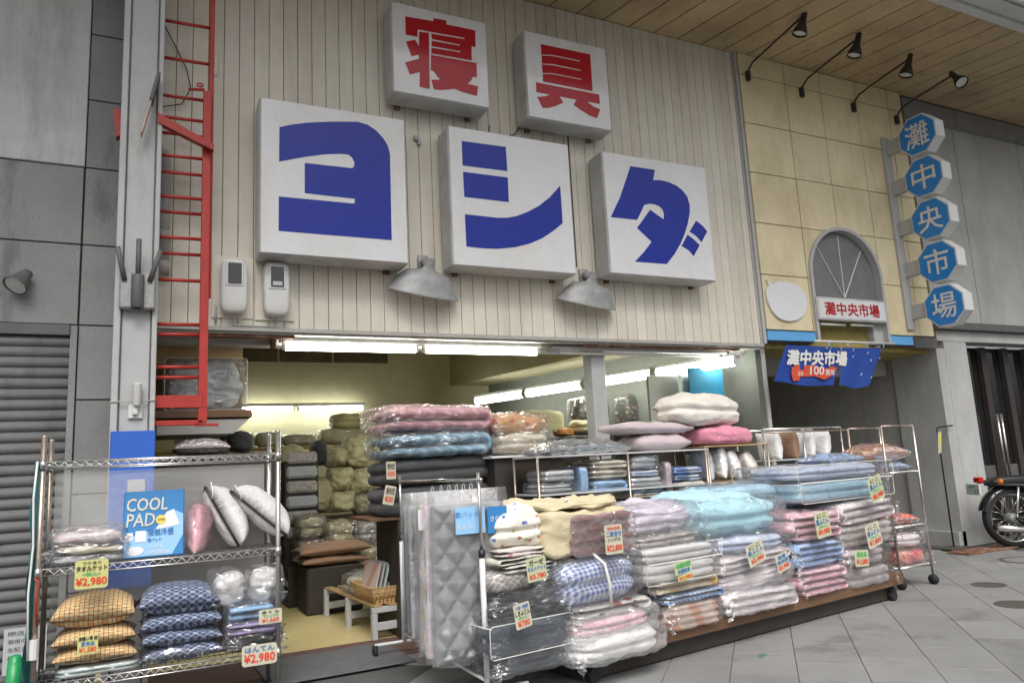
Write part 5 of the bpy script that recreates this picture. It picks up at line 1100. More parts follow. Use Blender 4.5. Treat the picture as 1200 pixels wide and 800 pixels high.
fs = (1.884,2.8,0.351,0.353,1.412)
ts = thing('dark_shelf', 'tall dark shelf with folded goods standing before the arched bundle', 'shelf', (fs[0], 2.6, 0))
MB().bev((-.22, .0, .012), (.22, .5, fs[2]+fs[4]), .008).build('carcass', M['indark'], ts)
for k in range(6): MB().bev((-.20, -.06, .78+k*.19), (.20, -.003, .93+k*.19), .03).build('folded_stock', K['taupe'] if k % 2 else K['silver'], ts)
wsf = (1.427,4.6,2.042,2.104,0.052)
hs = thing('wall_shelf', 'long wooden wall shelf across the far end of the shop', 'shelf', (0, 4.6, wsf[2])); MB().bev((.0, 0, -.04), (3.9, .7, 0), .004).build('board', M['wood_lt'], hs)
for x in (.1, 1.9, 3.7): MB().bev((x, .5, -wsf[2]+.012), (x+.06, .6, -.04), .004).build('upright', M['wood'], hs)
for i, (F5, k) in enumerate((((1.403,4.65,2.082,0.348,0.209), 'plaid'), ((1.782,4.65,2.069,0.384,0.225), 'plaid'), ((2.258,4.65,2.053,0.517,0.175), 'plaid'), ((3.019,4.65,2.027,0.896,0.263), 'yellowb'), ((0.636,4.65,2.108,0.411,0.266), 'yellowb2'), ((1.035,4.65,2.095,0.363,0.245), 'plaid'))):
    goods('bagged_quilt', ('patterned', 'cream patterned', 'short patterned', 'wide yellowed', 'olive', 'pale patterned')[i]+' bagged quilt on the far wall shelf, '+('behind the rack post', 'next to the rack post', 'over the arched bundle', 'behind the heap of bundles', 'behind the silver bag', 'between the silver bag and rack posts')[i], 'quilt', F5[:2]+(wsf[2]+.002,)+F5[3:], .5, 'roll', K[k], 0, 'tight', rz=0, group='quilts on the far wall shelf')
# low bench, basket, cushions
xa_, ya_ = (1.978,-0.349); xb_, yb2 = (1.865,1.199)
Lb = math.hypot(xb_-xa_, yb2-ya_); ang = math.atan2(yb2-ya_, xb_-xa_)
bn_ = thing('low_bench', 'low pale slatted bench with folded goods inside the entrance', 'bench', (xa_, ya_, 0.012), ang)
WB = -.85
for x in (0, Lb*.5, Lb):
    MB().bev((x-.03, WB, .24), (x+.03, 0, .29), .004).bev((x-.03, -.05, 0), (x+.03, 0, .24), .004).bev((x-.03, WB, 0), (x+.03, WB+.05, .24), .004).build('end_frame', M['greysteel'], bn_)
    MB().bev((x-.02, WB, .08), (x+.02, -.04, .15), .004).build('cross_rail', M['greysteel'], bn_)
for k in range(6): MB().bev((-.03, WB+.02+k*.145, .292), (Lb+.03, WB+.11+k*.145, .31), .003).build('slat', M['wood_lt'], bn_)
inv = Matrix.Rotation(ang, 4, 'Z'); bp = lambda x, y, z: tuple(Vector((xa_, ya_, .012))+inv @ Vector((x, y, z)))
bk2 = thing('wicker_basket', 'shallow woven wicker tray at the near end of the low bench', 'basket', bp(.30, -.42, .312), ang)
m = MB(); base = MB().bev((-.28, -.38, 0), (.28, .38, .012), .003); base.build('bottom', M['wicker'], bk2)
for k in range(9):
    z = .015+k*.017; s = .27+k*.006; s2_ = .37+k*.006; m.tube([(-s, -s2_, z), (s, -s2_, z), (s, s2_, z), (-s, s2_, z), (-s, -s2_, z)], .009, 5)
for k in range(16): x = -.27+.036*k; m.tube([(x, -.375, .0), (x, -.42, .16)], .006, 4).tube([(x, .375, 0), (x, .42, .16)], .006, 4)
for k in range(20): y = -.37+.039*k; m.tube([(-.275, y, .0), (-.325, y, .16)], .006, 4).tube([(.275, y, 0), (.325, y, .16)], .006, 4)
m.build('woven_side', M['wicker'], bk2, True)
for k in range(17):
    t_ = MB().bev((-.22, -.007, 0), (.22, .007, .33), .003).build('folded_cover', K[('creamt', 'taupe', 'sage', 'silver', 'peach', 'pinkgrey')[k % 6]], None, False, bp(.42, -.82+.045*k, .34), (0, R(-8), ang+R(90-90)+0))
    t_.rotation_euler = (R(14), 0, ang+0.0); tag(t_, 'thin packaged cover standing upright in the wicker tray on the low bench', 'packaged cover', 'packaged covers standing in the wicker tray')
for i, (x, y) in enumerate(((.85, -.25), (.88, -.55), (1.12, -.4))):
    goods('bagged_sheet', ('small cream sheet in crinkled bag behind the wicker tray', 'small tan sheet in crinkled bag farther along the bench', 'small grey sheet in crinkled bag at the back of the bench')[i], 'sheet', bp(x, y-.1, .312)+(.42, .16), .3, 'roll', K[('creamt', 'peach', 'silver')[i]], 2, 'bag', rz=math.degrees(ang), group='small bagged sheets on the low bench')
st = (1.802,1.254)
sto = thing('dark_stool', 'dark boxy stool under the brown cushion inside the shop', 'stool', (st[0]+.22, st[1]+.1, .012)); MB().bev((-.32, -.02, 0), (.32, .55, .52), .02).build('body', M['indark'], sto)
goods('cushion', 'flat brown cushion, upper of two on the dark stool', 'cushion', (st[0]+.24, st[1]+.04, .64, .86, .15), .6, 'pillow', K['browncush'], 0, None, rz=0, group='brown cushions on the stool')
goods('cushion', 'flat brown cushion, lower of two on the dark stool', 'cushion', (st[0]+.24, st[1]+.04, .535, .80, .12), .6, 'pillow', K['browncush'], 0, None, rz=0, group='brown cushions on the stool')
for i, (F5, k) in enumerate((((2.585,1.9,0.324,0.27,0.329), 'yellowb2'), ((2.589,1.95,0.649,0.262,0.292), 'taupe'), ((2.289,2.2,0.366,0.281,0.292), 'browncush'), ((2.664,1.2,0.424,0.165,0.27), 'pinkgrey'))):
    goods('bagged_quilt', ('olive quilt in glittering crinkled bag', 'brownish quilt in glittering crinkled bag', 'dark brown bagged quilt', 'dusty pink bagged quilt')[i]+' in the dim '+('lower stack beside the bench', 'upper stack beside the bench', 'corner behind the cushions', 'gap beside the hanging pads')[i], 'quilt', F5, .4, 'roll', K[k], 2, 'bag', rz=0, group='bagged quilts deep inside')
for F5, k, lb in (((2.26,1.9,0.682,0.348,0.287), 'yellowb2', 'olive bagged quilt over the brown cushions in the dim middle of the shop'), ((2.233,1.85,0.326,0.365,0.352), 'taupe', 'brown grey bagged quilt between the stool and the bench end'), ((1.937,2.1,0.78,0.323,0.268), 'yellowb2', 'olive rolled quilt beside the low shelf stock, above the stool'), ((1.915,2.05,0.46,0.34,0.314), 'browncush', 'brown rolled quilt right above the stool cushions')):
    goods('bagged_quilt', lb, 'quilt', F5, .45, 'roll', K[k], 2, 'bag', rz=0, group='bagged quilts deep inside', amp=.04)
for F5, w2, lb in (((2.233,1.85,0.326,0.365,0.352), .34, 'dark carton under the brown grey bagged quilt'), ((1.915,2.05,0.46,0.34,0.314), .30, 'dark carton behind the stool')):
    o = MB().bev((-w2, 0, .012), (w2, .45, F5[2]-.004), .006).build('stock_box', M['indark'], None, False, (F5[0], F5[1], 0)); tag(o, lb, 'box')
for F5, k, lb in (((3.064,4.66,2.29,0.592,0.251), 'yellowb', 'yellowed bundle topmost on the far wall shelf under the lit tubes'),):
    goods('stock_bundle', lb, 'bedding', F5, .45, 'roll', K[k], 2, None, rz=0, group='stock bundles deep in the shop', amp=.03)
sb_ = thing('stock_box', 'dark carton holding up the glittering bagged quilts', 'box', ((2.585,1.9,0.324,0.27,0.329)[0], 1.9, 0)); MB().bev((-.28, .0, .012), (.3, .5, (2.585,1.9,0.324,0.27,0.329)[2]-.004), .006).build('carton', M['indark'], sb_)

for i, (F5, k, lb) in enumerate((((1.321,4.4,1.083,0.456,0.548), 'yellowb2', 'olive bundle on the lower far stack seen through the rack posts'), ((1.318,4.4,1.631,0.459,0.366), 'plaid', 'patterned bundle on the far stack seen through the rack posts'), ((1.714,4.3,0.909,0.33,0.524), 'yellowb2', 'olive bundle low beside the arched yellow green one'), ((1.713,4.3,1.433,0.333,0.507), 'yellowb', 'yellow bundle high beside the arched yellow green one'),
        ((2.581,2.9,0.268,0.281,0.451), 'browncush', 'brown bundle in the dim stack right behind the cushions'), ((2.303,2.95,0.292,0.298,0.448), 'darkfl', 'dark flowered bundle in the dim stack behind the cushions'), ((1.325,4.4,0.471,0.452,0.612), 'taupe', 'taupe bundle at the foot of the far stack behind the rack'), ((1.715,4.3,0.381,0.328,0.528), 'browncush', 'brown bundle at the foot of the stack by the arched one'))):
    goods('stock_bundle', lb, 'bedding', F5, .6, 'roll', K[k], 2, 'tight' if i % 2 else None, rz=0, group='stock bundles deep in the shop', amp=.04)
fcx, fcy, fcz = (1.48,4.25,0.349,0.781,0.12)[:3]
o = MB().bev((-.65, 0, .012), (.62, .8, max(.05, fcz)), .01).build('stock_platform', M['indark'], None, False, (fcx, 4.25, 0)); tag(o, 'dark low platform under the far stock bundles inside', 'platform')
# goods along the side wall of the shop
cf = (5.78,2.4,1.943,1.793,0.052)
sc_ = thing('side_counter', 'long dark counter along the side wall carrying boxes and bundles', 'counter', (0, 0, 0)); MB().bev((4.6, 2.35, .012), (6.85, 3.0, cf[2]+.01), .01).build('carcass', M['indark'], sc_)
SG = 'boxes and bundles along the side wall'
zc_ = cf[2]+.012
def wall_item(F5, mat, label, name, cat, shape='box', cover=None, n=0, z=None): return goods(name, label, cat, F5 if z is None else F5[:2]+(z,)+F5[3:], .4, shape, mat, n, cover, rz=0, group=SG)
wall_item((5.417,2.4,2.017,0.817,0.346), K['yellowb'], 'yellow green carton on the counter behind the orange flowered quilt', 'carton', 'carton')
wall_item((5.811,2.38,1.966,0.315,0.116), M['orange_box'], 'small orange brown carton beside the olive bundles', 'carton', 'carton')
wall_item((6.305,2.4,1.967,0.639,0.238), K['yellowb2'], 'olive bundles in the gap before the grey post', 'bedding_bundle', 'bedding', 'roll', None, 2)
wall_item((6.471,2.6,2.217,0.624,0.354), K['darkfl'], 'dark flowered bundle on the olive one before the grey post', 'bedding_bundle', 'bedding', 'roll', 'tight')
wall_item((7.098,2.4,2.121,0.282,0.466), K['darkfl'], 'dark flowered bundle just past the grey post', 'bedding_bundle', 'bedding', 'roll', 'tight')
pn_ = (6.56,0.9,1.977,0.679,0.718)
o = MB().bev((-.26, 0, 0), (.26, .05, pn_[4]), .004).build('grey_board', M['concrete_d'], None, False, pn_[:3]); tag(o, 'grey printed board standing behind the ivory duvet, beside the cyan bag', 'board')
o = MB().bev((-.8, 0, 0), (.8, .5, pn_[2]-.004), .01).build('back_cabinet', M['indark'], None, False, (pn_[0]+.2, .85, .0)); tag(o, 'dark cabinet behind the pillow shelf, mostly hidden', 'cabinet')
cy = (6.984,0.5,2.29,0.737,0.474)
t = thing('cyan_bag', 'tall bright cyan paper bag standing behind the ivory duvet', 'bag', (cy[0], .5, cy[2]), R(-20)); MB().bev((-.25, 0, 0), (.25, .30, cy[4]), .01).build('body', K['cyanb'], t)
MB().tube([(-.1, .15, cy[4]), (-.1, .15, cy[4]+.02)], .005, 5).build('handle', M['white_pl'], t)
o = MB().bev((-.4, 0, 0), (.4, .45, cy[2]-.004), .01).build('corner_cabinet', M['indark'], None, False, (cy[0], .42, .0)); tag(o, 'dark cabinet in the corner under the cyan bag', 'cabinet')

# loft shelf behind the ladder with the silver bag
lb_ = (0.56,0.55,2.181,0.876,0.077)
lsf = thing('loft_shelf', 'brown wooden shelf behind the red ladder with stock on it', 'shelf', (lb_[0], .55, lb_[2])); MB().bev((-lb_[3]/2-.2, -.1, .0), (lb_[3]/2, .9, lb_[4]), .004).build('board', M['wood'], lsf)
MB().add([(-lb_[3]/2, -.08, -.02), (lb_[3]*.3, -.08, -.16), (lb_[3]/2-.02, -.08, -.02), (-lb_[3]/2, .88, -.02), (lb_[3]*.3, .88, -.16), (lb_[3]/2-.02, .88, -.02), (-lb_[3]/2, -.08, -.16), (-lb_[3]/2, .88, -.16)],
  [(6, 1, 2, 0), (7, 3, 5, 4), (0, 2, 5, 3), (2, 1, 4, 5), (1, 6, 7, 4), (6, 0, 3, 7)]).build('shelf_underside', M['trim'], lsf)
for x in (-.6, .2): MB().bev((x, .6, -lb_[2]+.012), (x+.06, .66, -.162), .004).build('upright', M['indark'], lsf)
zl = lb_[2]+lb_[4]+.004
sbg = (0.569,0.55,2.266,0.755,0.522)
goods('silver_bag', 'bulging silver grey quilt in clear zip bag on the shelf behind the ladder', 'quilt', sbg[:2]+(zl,)+sbg[3:], .6, 'roll', K['silver'], 3, 'piped', rz=0, amp=.035)
cbx = (0.412,1.2,2.696,1.142,0.338); o = MB().bev((-cbx[3]/2, 0, 0), (cbx[3]/2, .35, zl*0+cbx[2]+cbx[4]-zl), .006).build('cardboard_box', M['cardboard'], None, False, (cbx[0], 1.17, zl)); tag(o, 'brown cardboard box behind the silver bag on the high shelf', 'box')
bk3 = (0.666,1.5,0.856,1.018,1.113)
ds = thing('dark_stand', 'dark stand below the loft shelf holding the pink pillow', 'stand', (bk3[0], 1.0, 0)); pk = (0.528,0.4,1.828,0.519,0.166)
MB().bev((-.75, -.62, .012), (.55, .4, pk[2]-.012), .01).build('carcass', M['indark'], ds)
goods('bed_pillow', 'pale pink and cream pillow behind the rack top, below the loft shelf', 'pillow', pk[:2]+(pk[2]-.008,)+pk[3:], .45, 'pillow', K['whitepink'], 0, 'film', rz=0)
goods('black_bundle', 'black rounded bundle at the far end of the loft shelf underside', 'bundle', (0.993,1.3,1.853,0.306,0.227), .3, 'roll', K['brown'], 0, None, rz=0)

# ================================================================== WIRE RACK IN FRONT OF THE COLUMN
RX0, RX1, RY, RD = -.585, .915, -1.72, .46
rk = thing('wire_rack', 'chrome wire shelving rack with pillows and towels, nearest the shutter', 'rack', (0, 0, 0))
for x in (RX0, RX1):
    for y in (RY, RY+RD):
        MB().tube([(x, y, .03), (x, y, 1.90)], .018, 10).lathe([(.001, 1.915), (.014, 1.912), (.019, 1.90)], 10, (x, y, 0)).build('post', M['rack_brown'] if x == RX0 else M['chrome'], rk, True)
        MB().lathe([(.001, 0), (.025, 0), (.025, .025), (.012, .03)], 10, (x, y, 0)).build('foot', M['rubber'], rk)
ZS = (1.735, 1.045, .335)
for z in ZS:
    m = MB()
    for y in (RY, RY+RD):
        m.tube([(RX0, y, z), (RX1, y, z)], .0055, 6).tube([(RX0, y, z-.042), (RX1, y, z-.042)], .0055, 6)
        zig = [(RX0+.03+k*.0305, y, z-.004 if k % 2 else z-.038) for k in range(48)]; m.tube(zig, .003, 4)
    for x in (RX0, RX1): m.tube([(x, RY, z), (x, RY+RD, z)], .0055, 6).tube([(x, RY, z-.042), (x, RY+RD, z-.042)], .0055, 6)
    for k in range(38): x = RX0+.03+k*.039; m.tube([(x, RY, z+.004), (x, RY+RD, z+.004)], .0025, 4)
    for y in (RY+.15, RY+.31): m.tube([(RX0, y, z-.003), (RX1, y, z-.003)], .004, 5)
    m.build('wire_shelf', M['chrome'], rk, True)
    for x in (RX0, RX1):
        for y in (RY, RY+RD): MB().lathe([(.022, -.05), (.026, -.05), (.022, .012), (.019, .012)], 12, (x, y, z)).build('collar', M['chrome'], rk, True)
V = []; F = []; nx, nz2 = 20, 16
for j in range(nz2+1):
    for i in range(nx+1): u, v = i/nx, j/nz2; V.append((RX0+.03+u*(RX1-RX0-.06), RY+RD+.03+.012*math.sin(u*17)*(1-v)+nz((u*3, v*3, 0), 1)*.02, .40+v*1.27))
for j in range(nz2):
    for i in range(nx): a = j*(nx+1)+i; F.append((a, a+1, a+nx+2, a+nx+1))
o = link('vinyl_curtain', np_mesh('vinyl_curtain', V, F), PLV); tag(o, 'cloudy clear vinyl sheet hung along the back of the wire rack', 'vinyl sheet')
tb_ = thing('side_cloth', 'teal and white cloth strip tied down the outer end of the wire rack', 'cloth', (RX0-.03, RY, 0))
V = []; F = []
for j in range(25):
    for i in range(6): V.append((-.02+.012*math.sin(j*.9+i*1.7), -.02+i*.09, 1.74-j*.065))
for j in range(24):
    for i in range(5): a = j*6+i; F.append((a, a+1, a+7, a+6))
link('cloth', np_mesh('cloth', V, F), M['teal'], tb_)
MB().tube([(.0, -.03, 1.74), (-.012, -.03, 1.5), (-.0, -.03, 1.2), (-.014, -.03, .9), (.0, -.03, .5)], .007, 6).build('hem', M['packwhite'], tb_, True)
o = MB().tube([(RX0-.015, RY-.03, 1.0), (RX0+.01, RY-.04, .97), (RX0, RY-.035, .85), (RX0+.012, RY-.035, .7)], .006, 6).build('red_string', M['red'], None, True); tag(o, 'red string tied to the rack post halfway down', 'string')
o = MB().tube([(RX0+.0, RY-.02, .50), (RX0, RY-.02, .62)], .026, 10).build('clamp_ring', M['white_pl']); tag(o, 'white plastic clamp ring low on the rack post', 'clamp')
LT = 'towel packs on the middle shelf of the wire rack'; zm = ZS[1]+.009
tw_ = (-0.314,-1.7,1.035,0.458,0.227)
for i, (hh, k, lb) in enumerate(((.055, 'silver', 'clear bagged grey towelling blanket, bottom of three on the middle shelf'), (.055, 'creamt', 'cream towelling blanket in the middle of three on the rack'), (.085, 'whitepink', 'pinkish white towelling blanket, top of three beside the cooling pad pack'))):
    goods('towel_blanket', lb, 'towel blanket', (tw_[0], -1.70, zm+(0, .062, .124)[i], tw_[3]*(1, .97, .95)[i], hh), .40, 'roll', K[k], 0, 'bag' if i else 'tight', rz=0, group=LT)
cp = (0.09,-1.6,1.002,0.391,0.44); hcp = cp[4]+.02
pk_ = thing('cooling_pad_pack', 'blue printed cooling pad package with big white letters leaning on the rack', 'package', (cp[0], -1.62, zm), (R(-8), 0, 0))
MB().bev((-cp[3]/2, 0, 0), (cp[3]/2, .05, hcp), .008).build('pack', M['packblue'], pk_)
W2 = cp[3]
MB().prism([(-W2*.48, .01), (W2*.30, .01), (W2*.48, .14), (W2*.48, hcp*.62), (W2*.30, hcp*.70), (W2*.0, hcp*.40), (-W2*.48, hcp*.30)], -.003, -.001).build('pale_print', M['packpale'], pk_)
MB().prism([(W2*.02, hcp*.40), (W2*.20, hcp*.66), (W2*.32, hcp*.70), (W2*.42, hcp*.46)], -.006, -.004).build('iceberg_print', M['packwhite'], pk_)
lettering('COOL', -W2*.45, hcp*.70, W2*.66, hcp*.19, M['silver_ink'], pk_, -.005, .03, shear=.1); lettering('PAD', -W2*.45, hcp*.47, W2*.46, hcp*.19, M['silver_ink'], pk_, -.005, .03, shear=.1)
m = MB(); m.prism([(W2*.11+.033*math.cos(R(a)), hcp*.55+.033*math.sin(R(a))) for a in range(0, 360, 20)], -.008, -.006); m.build('badge_print', M['packyel'], pk_)
lettering('SUPER', W2*.06, hcp*.535, .045, .015, M['tk'], pk_, -.0085, .02)
lettering('接触冷感', -W2*.10, hcp*.315, W2*.42, hcp*.105, M['tb'], pk_, -.006, .02); lettering('敷パッド', -W2*.10, hcp*.225, W2*.22, hcp*.06, M['tb'], pk_, -.006, .02)
MB().box((-W2*.30, -.006, hcp*.235), (-W2*.13, -.004, hcp*.40)).box((-W2*.44, -.006, hcp*.27), (-W2*.34, -.004, hcp*.38)).build('panel_print', M['packwhite'], pk_)
lettering('シングル', -W2*.14, hcp*.13, W2*.30, hcp*.05, M['packwhite'], pk_, -.006, .02); lettering('100×205cm', -W2*.14, hcp*.05, W2*.40, hcp*.05, M['packwhite'], pk_, -.006, .02)
m = MB(); m.prism([(-W2*.30+.055*math.cos(R(a)), hcp*.11+.03*math.sin(R(a))) for a in range(0, 360, 20)], -.006, -.004); m.build('cushion_print', M['packwhite'], pk_)
pp = (0.377,-1.66,1.002,0.163,0.344); t = thing('bed_pillow', 'fluffy pink cushion standing in a clear bag beside the cooling pad pack', 'pillow', (pp[0], -1.66, zm-.0), (0, R(4), 0))
V, F = pillow(pp[4], .34, .17, seed=4, pinch=.03); V = V[:, [2, 1, 0]]; V[:, 0] -= .085; V[:, 2] += pp[4]/2; link('cushion', np_mesh('cushion', V, F), K['pinkp'], t)
V, F = pillow(pp[4]*1.07, .36, .19, seed=5, pinch=.03, amp=.018); V = V[:, [2, 1, 0]]; V[:, 0] -= .095; V[:, 2] += pp[4]/2; V[:, 1] -= .01; link('plastic_bag', np_mesh('plastic_bag', V, F), PL, t)
for i, (F5, tl, lb) in enumerate((((0.553,-1.64,1.012,0.233,0.387), -28, 'white mesh pillow with black piping leaning beside the pink cushion'), ((0.801,-1.6,0.997,0.292,0.397), -48, 'white mesh pillow with black piping slumping against the rack post'))):
    x, y, z, w_, h_ = F5; t = thing('bed_pillow', lb, 'pillow', (x+(.10, .20)[i], y, zm+(.02, .06)[i]), (R(-6), R(tl), 0), 'white mesh pillows on the wire rack')
    Lp = (.50, .54)[i]; V, F = pillow(Lp, .36, .24, seed=6+i, pinch=.05); V = V[:, [2, 1, 0]]; V[:, 0] -= .07; V[:, 2] += Lp/2; link('cushion', np_mesh('cushion', V, F), K['white'], t)
    m = MB(); rimp = [(.0, .18-.18*a, Lp/2+Lp/2*b) for a, b in ((1, -1), (.96, -.5), (.93, 0), (.96, .5), (1, 1))]; m.tube([(p[0]-.0, p[1]-.012, p[2]) for p in rimp], .010, 6); m.tube([(0, -.0, Lp), (0, .18, Lp-.015), (0, .36, Lp)], .010, 6); m.build('piping', M['black'], t, True)
    m = MB(); m.tube([(.02, -.02, Lp-.02), (.05, -.03, Lp+.01), (.03, -.03, Lp-.06), (.0, -.03, Lp-.10)], .006, 5); m.build('carry_string', M['packwhite'], t, True)
zbm = ZS[2]+.009; PO = 'orange check pillows stacked on the wire rack'; PB = 'indigo patterned pillows stacked on the wire rack'
sg = (-0.226,-1.7,0.309,0.503,0.112)
goods('folded_towel', 'pale green folded sheets under the orange pillows', 'sheet', (sg[0], -1.70, zbm, sg[3], .055), .42, 'box', K['sage'], 2, 'tight', rz=0)
px_ = (-0.26,-1.7,0.59,0.51,0.217)
for i, (dz, hh, lb) in enumerate(((.060, .13, 'lowest'), (.165, .14, 'middle'), (.285, .23, 'plumpest and topmost'))):
    goods('bed_pillow', 'orange and yellow check pillow, %s of three on the bottom shelf' % lb, 'pillow', (px_[0]+(.02, .01, 0)[i], -1.71, zbm+dz, px_[3]*(1, .99, 1.0)[i], hh), .42, 'pillow', K['orange'], 0, None, rz=0, group=PO)
pb_ = (0.262,-1.7,0.557,0.535,0.232)
for i, (dz, hh, lb) in enumerate(((.0, .13, 'lowest'), (.10, .13, 'third from the top'), (.20, .14, 'second from the top'), (.30, .22, 'plumpest and topmost'))):
    goods('bed_pillow', 'dark blue lattice pattern pillow, %s of four on the bottom shelf' % lb, 'pillow', (pb_[0]+(.03, .025, .02, 0)[i], -1.71, zbm+dz, pb_[3], hh), .42, 'pillow', K['indigo'], 0, 'film' if i == 0 else None, rz=0, group=PB)
jk = (0.754,-1.68,0.3,0.384,0.174)
goods('padded_jacket', 'dark padded jacket folded in clear bag, bottom of the pile by the rack post', 'jacket', (jk[0], -1.68, zbm, jk[3], .10), .4, 'fold', K['brown'], 2, 'bag', rz=0)
goods('padded_jacket', 'lavender padded jacket folded in clear bag on the dark one', 'jacket', (jk[0]-.01, -1.69, zbm+.11, jk[3]*.95, .09), .4, 'fold', K['lav'], 2, 'bag', rz=0)
goods('padded_jacket', 'light blue padded jacket folded under the white plush bundles', 'jacket', (jk[0]-.03, -1.69, zbm+.21, jk[3]*.85, .10), .4, 'fold', K['skyb'], 2, 'bag', rz=0)
for i, (F5, lb) in enumerate((((0.599,-1.66,0.562,0.236,0.223), 'round white plush bundle with dark red print in clear bag beside the indigo pillows'), ((0.833,-1.66,0.543,0.233,0.227), 'round white plush bundle in clear bag against the rack post'))):
    goods('plush_bundle', lb, 'plush bundle', (F5[0], F5[1], zbm+.32, F5[3], F5[4]), .26, 'roll', K['white'], 0, 'bag', rz=0, group='plush bundles on the wire rack', amp=.03)

# ================================================================== PRICE CARDS
price_tag((-0.276,-1.78,0.898,0.192,0.196), [('ワケあり', 'tk', .55, .6), ('タオルケット', 'tk', 1, 1), ('<税込>', 'tg', .7, .6), ('¥2,980', 'tr', 1.6, 1)], 'tagy', 'yellow price card for towelling blankets reading 2,980 yen', 0)
price_tag((-0.283,-1.76,0.492,0.117,0.127), [('涼感い草 枕', 'tk', .8, 1), ('愛用品', 'tb', .9, .7), ('¥1,580', 'tr', 1.1, .9)], 'tagy', 'small yellow price card on the middle orange pillow', 0)
price_tag((0.851,-1.78,0.535,0.158,0.105), [('まくら', 'tk', .8, .8), ('マシュマロ', 'tg', .8, .7), ('¥1,650', 'tr', 1.1, .8)], 'tagw', 'small cream price card on the white plush bundle by the post', 0)
price_tag((0.776,-1.79,0.267,0.235,0.148), [('はんてん', 'tb', .8, .9), ('¥2,980', 'tr', 1.5, .95)], 'tagw', 'cream price card for padded jackets reading 2,980 yen', 0)
price_tag((2.417,-2.918,0.775,0.215,0.166), [('ガーゼ', 'tk', 1, .8), ('キルトケット', 'tb', .9, 1), ('', 'tg', .2, .5), ('¥3,780', 'tr', 1.1, .9)], 'tagg', 'pale green price card below the flowered gauze blanket', 9, 0, -5)
price_tag((2.278,-2.96,0.498,0.171,0.17), [('冷感', 'tb', .7, .9), ('しきふとん', 'tk', 1, 1), ('(税込)', 'tg', .5, .7), ('¥780', 'tr', 1.2, .8)], 'tagw', 'cream price card hanging over the white piped navy case', 9, 0, -8)
price_tag((3.087,-2.852,0.879,0.223,0.221), [('羽毛布団', 'tr', .6, .8), ('二枚合せ', 'tb', 1.0, .95), ('シングル', 'tk', .7, .8), ('', 'tk', .3, .5), ('¥22,800', 'tr', 1.3, .95)], 'tagw', 'tall cream price card reading 22,800 yen on the beige storage bag', 9)
price_tag((3.777,-2.743,0.664,0.245,0.101), [('合繊肌布団', 'tg', 1, .95), ('抗菌防臭', 'tb', .8, .8)], 'tagg', 'small yellow green card on the lower white piped case', 9, 0, -6)
price_tag((3.79,-2.741,0.617,0.217,0.044), [('¥3,980', 'tr', 1, .95)], 'tagy', 'narrow yellow strip with a red price under the green card', 9, 0, -6)
price_tag((4.67,-2.601,0.632,0.301,0.192), [('にこ', 'tk', .8, .7), ('肌ふとん', 'tb', 1.1, .95), ('(税込)', 'tg', .5, .7), ('¥3,990', 'tr', 1.2, .8)], 'tagw', 'tilted cream card reading 3,990 yen nearer the lilac duvet, under the aqua duvet', 9, 0, -14)
price_tag((5.008,-2.548,0.536,0.225,0.161), [('軽量', 'tb', .8, .7), ('肌布団', 'tb', .9, .95), ('¥3,990', 'tr', 1.2, .9)], 'tagw', 'tilted cream card reading 3,990 yen on the pale quilts, beside the blue folded quilt', 9, 0, -12)
price_tag((5.644,-2.447,0.756,0.292,0.241), [('にこ', 'tk', .7, .7), ('肌ふとん', 'tb', 1.1, .95), ('(税込)', 'tg', .5, .7), ('¥9,980', 'tr', 1.2, .9)], 'tagg', 'yellowish card reading 9,980 yen on the pink folded quilt', 9, 0, -7)
price_tag((6.65,-2.267,1.017,0.328,0.258), [('にこ', 'tk', .7, .7), ('肌ふとん', 'tb', 1.1, .95), ('(税込)', 'tg', .5, .7), ('¥8,980', 'tr', 1.2, .9)], 'tagg', 'yellowish card hanging on the piped cases at the far pile', 9, 0, -14)
price_tag((6.491,-2.293,0.584,0.333,0.24), [('にこ', 'tk', .7, .7), ('掛ふとん', 'tb', 1.1, .95), ('(税込)', 'tg', .5, .7), ('¥7,800', 'tr', 1.2, .9)], 'tagw', 'cream card reading 7,800 yen in the middle of the far pile', 9, 0, -10)
price_tag((6.215,-2.336,0.429,0.303,0.163), [('綿毛布', 'tg', 1, .8), ('¥12,800', 'tr', 1, .9)], 'tagg', 'dull green card reading 12,800 yen low on the far pile', 9, 0, 4)
price_tag((2.101,-0.66,1.481,0.091,0.174), [('敷布団', 'tk', 1, .8), ('¥9,800', 'tr', 1, .8)], 'tagw', 'small narrow card on the upper charcoal futon', 0, 0, 0)
price_tag((2.056,-0.68,1.25,0.106,0.187), [('座布団', 'tk', 1, .8), ('¥8,800', 'tr', 1, .8)], 'tagw', 'small narrow card tilted on the lower charcoal futon', 0, 0, 12)

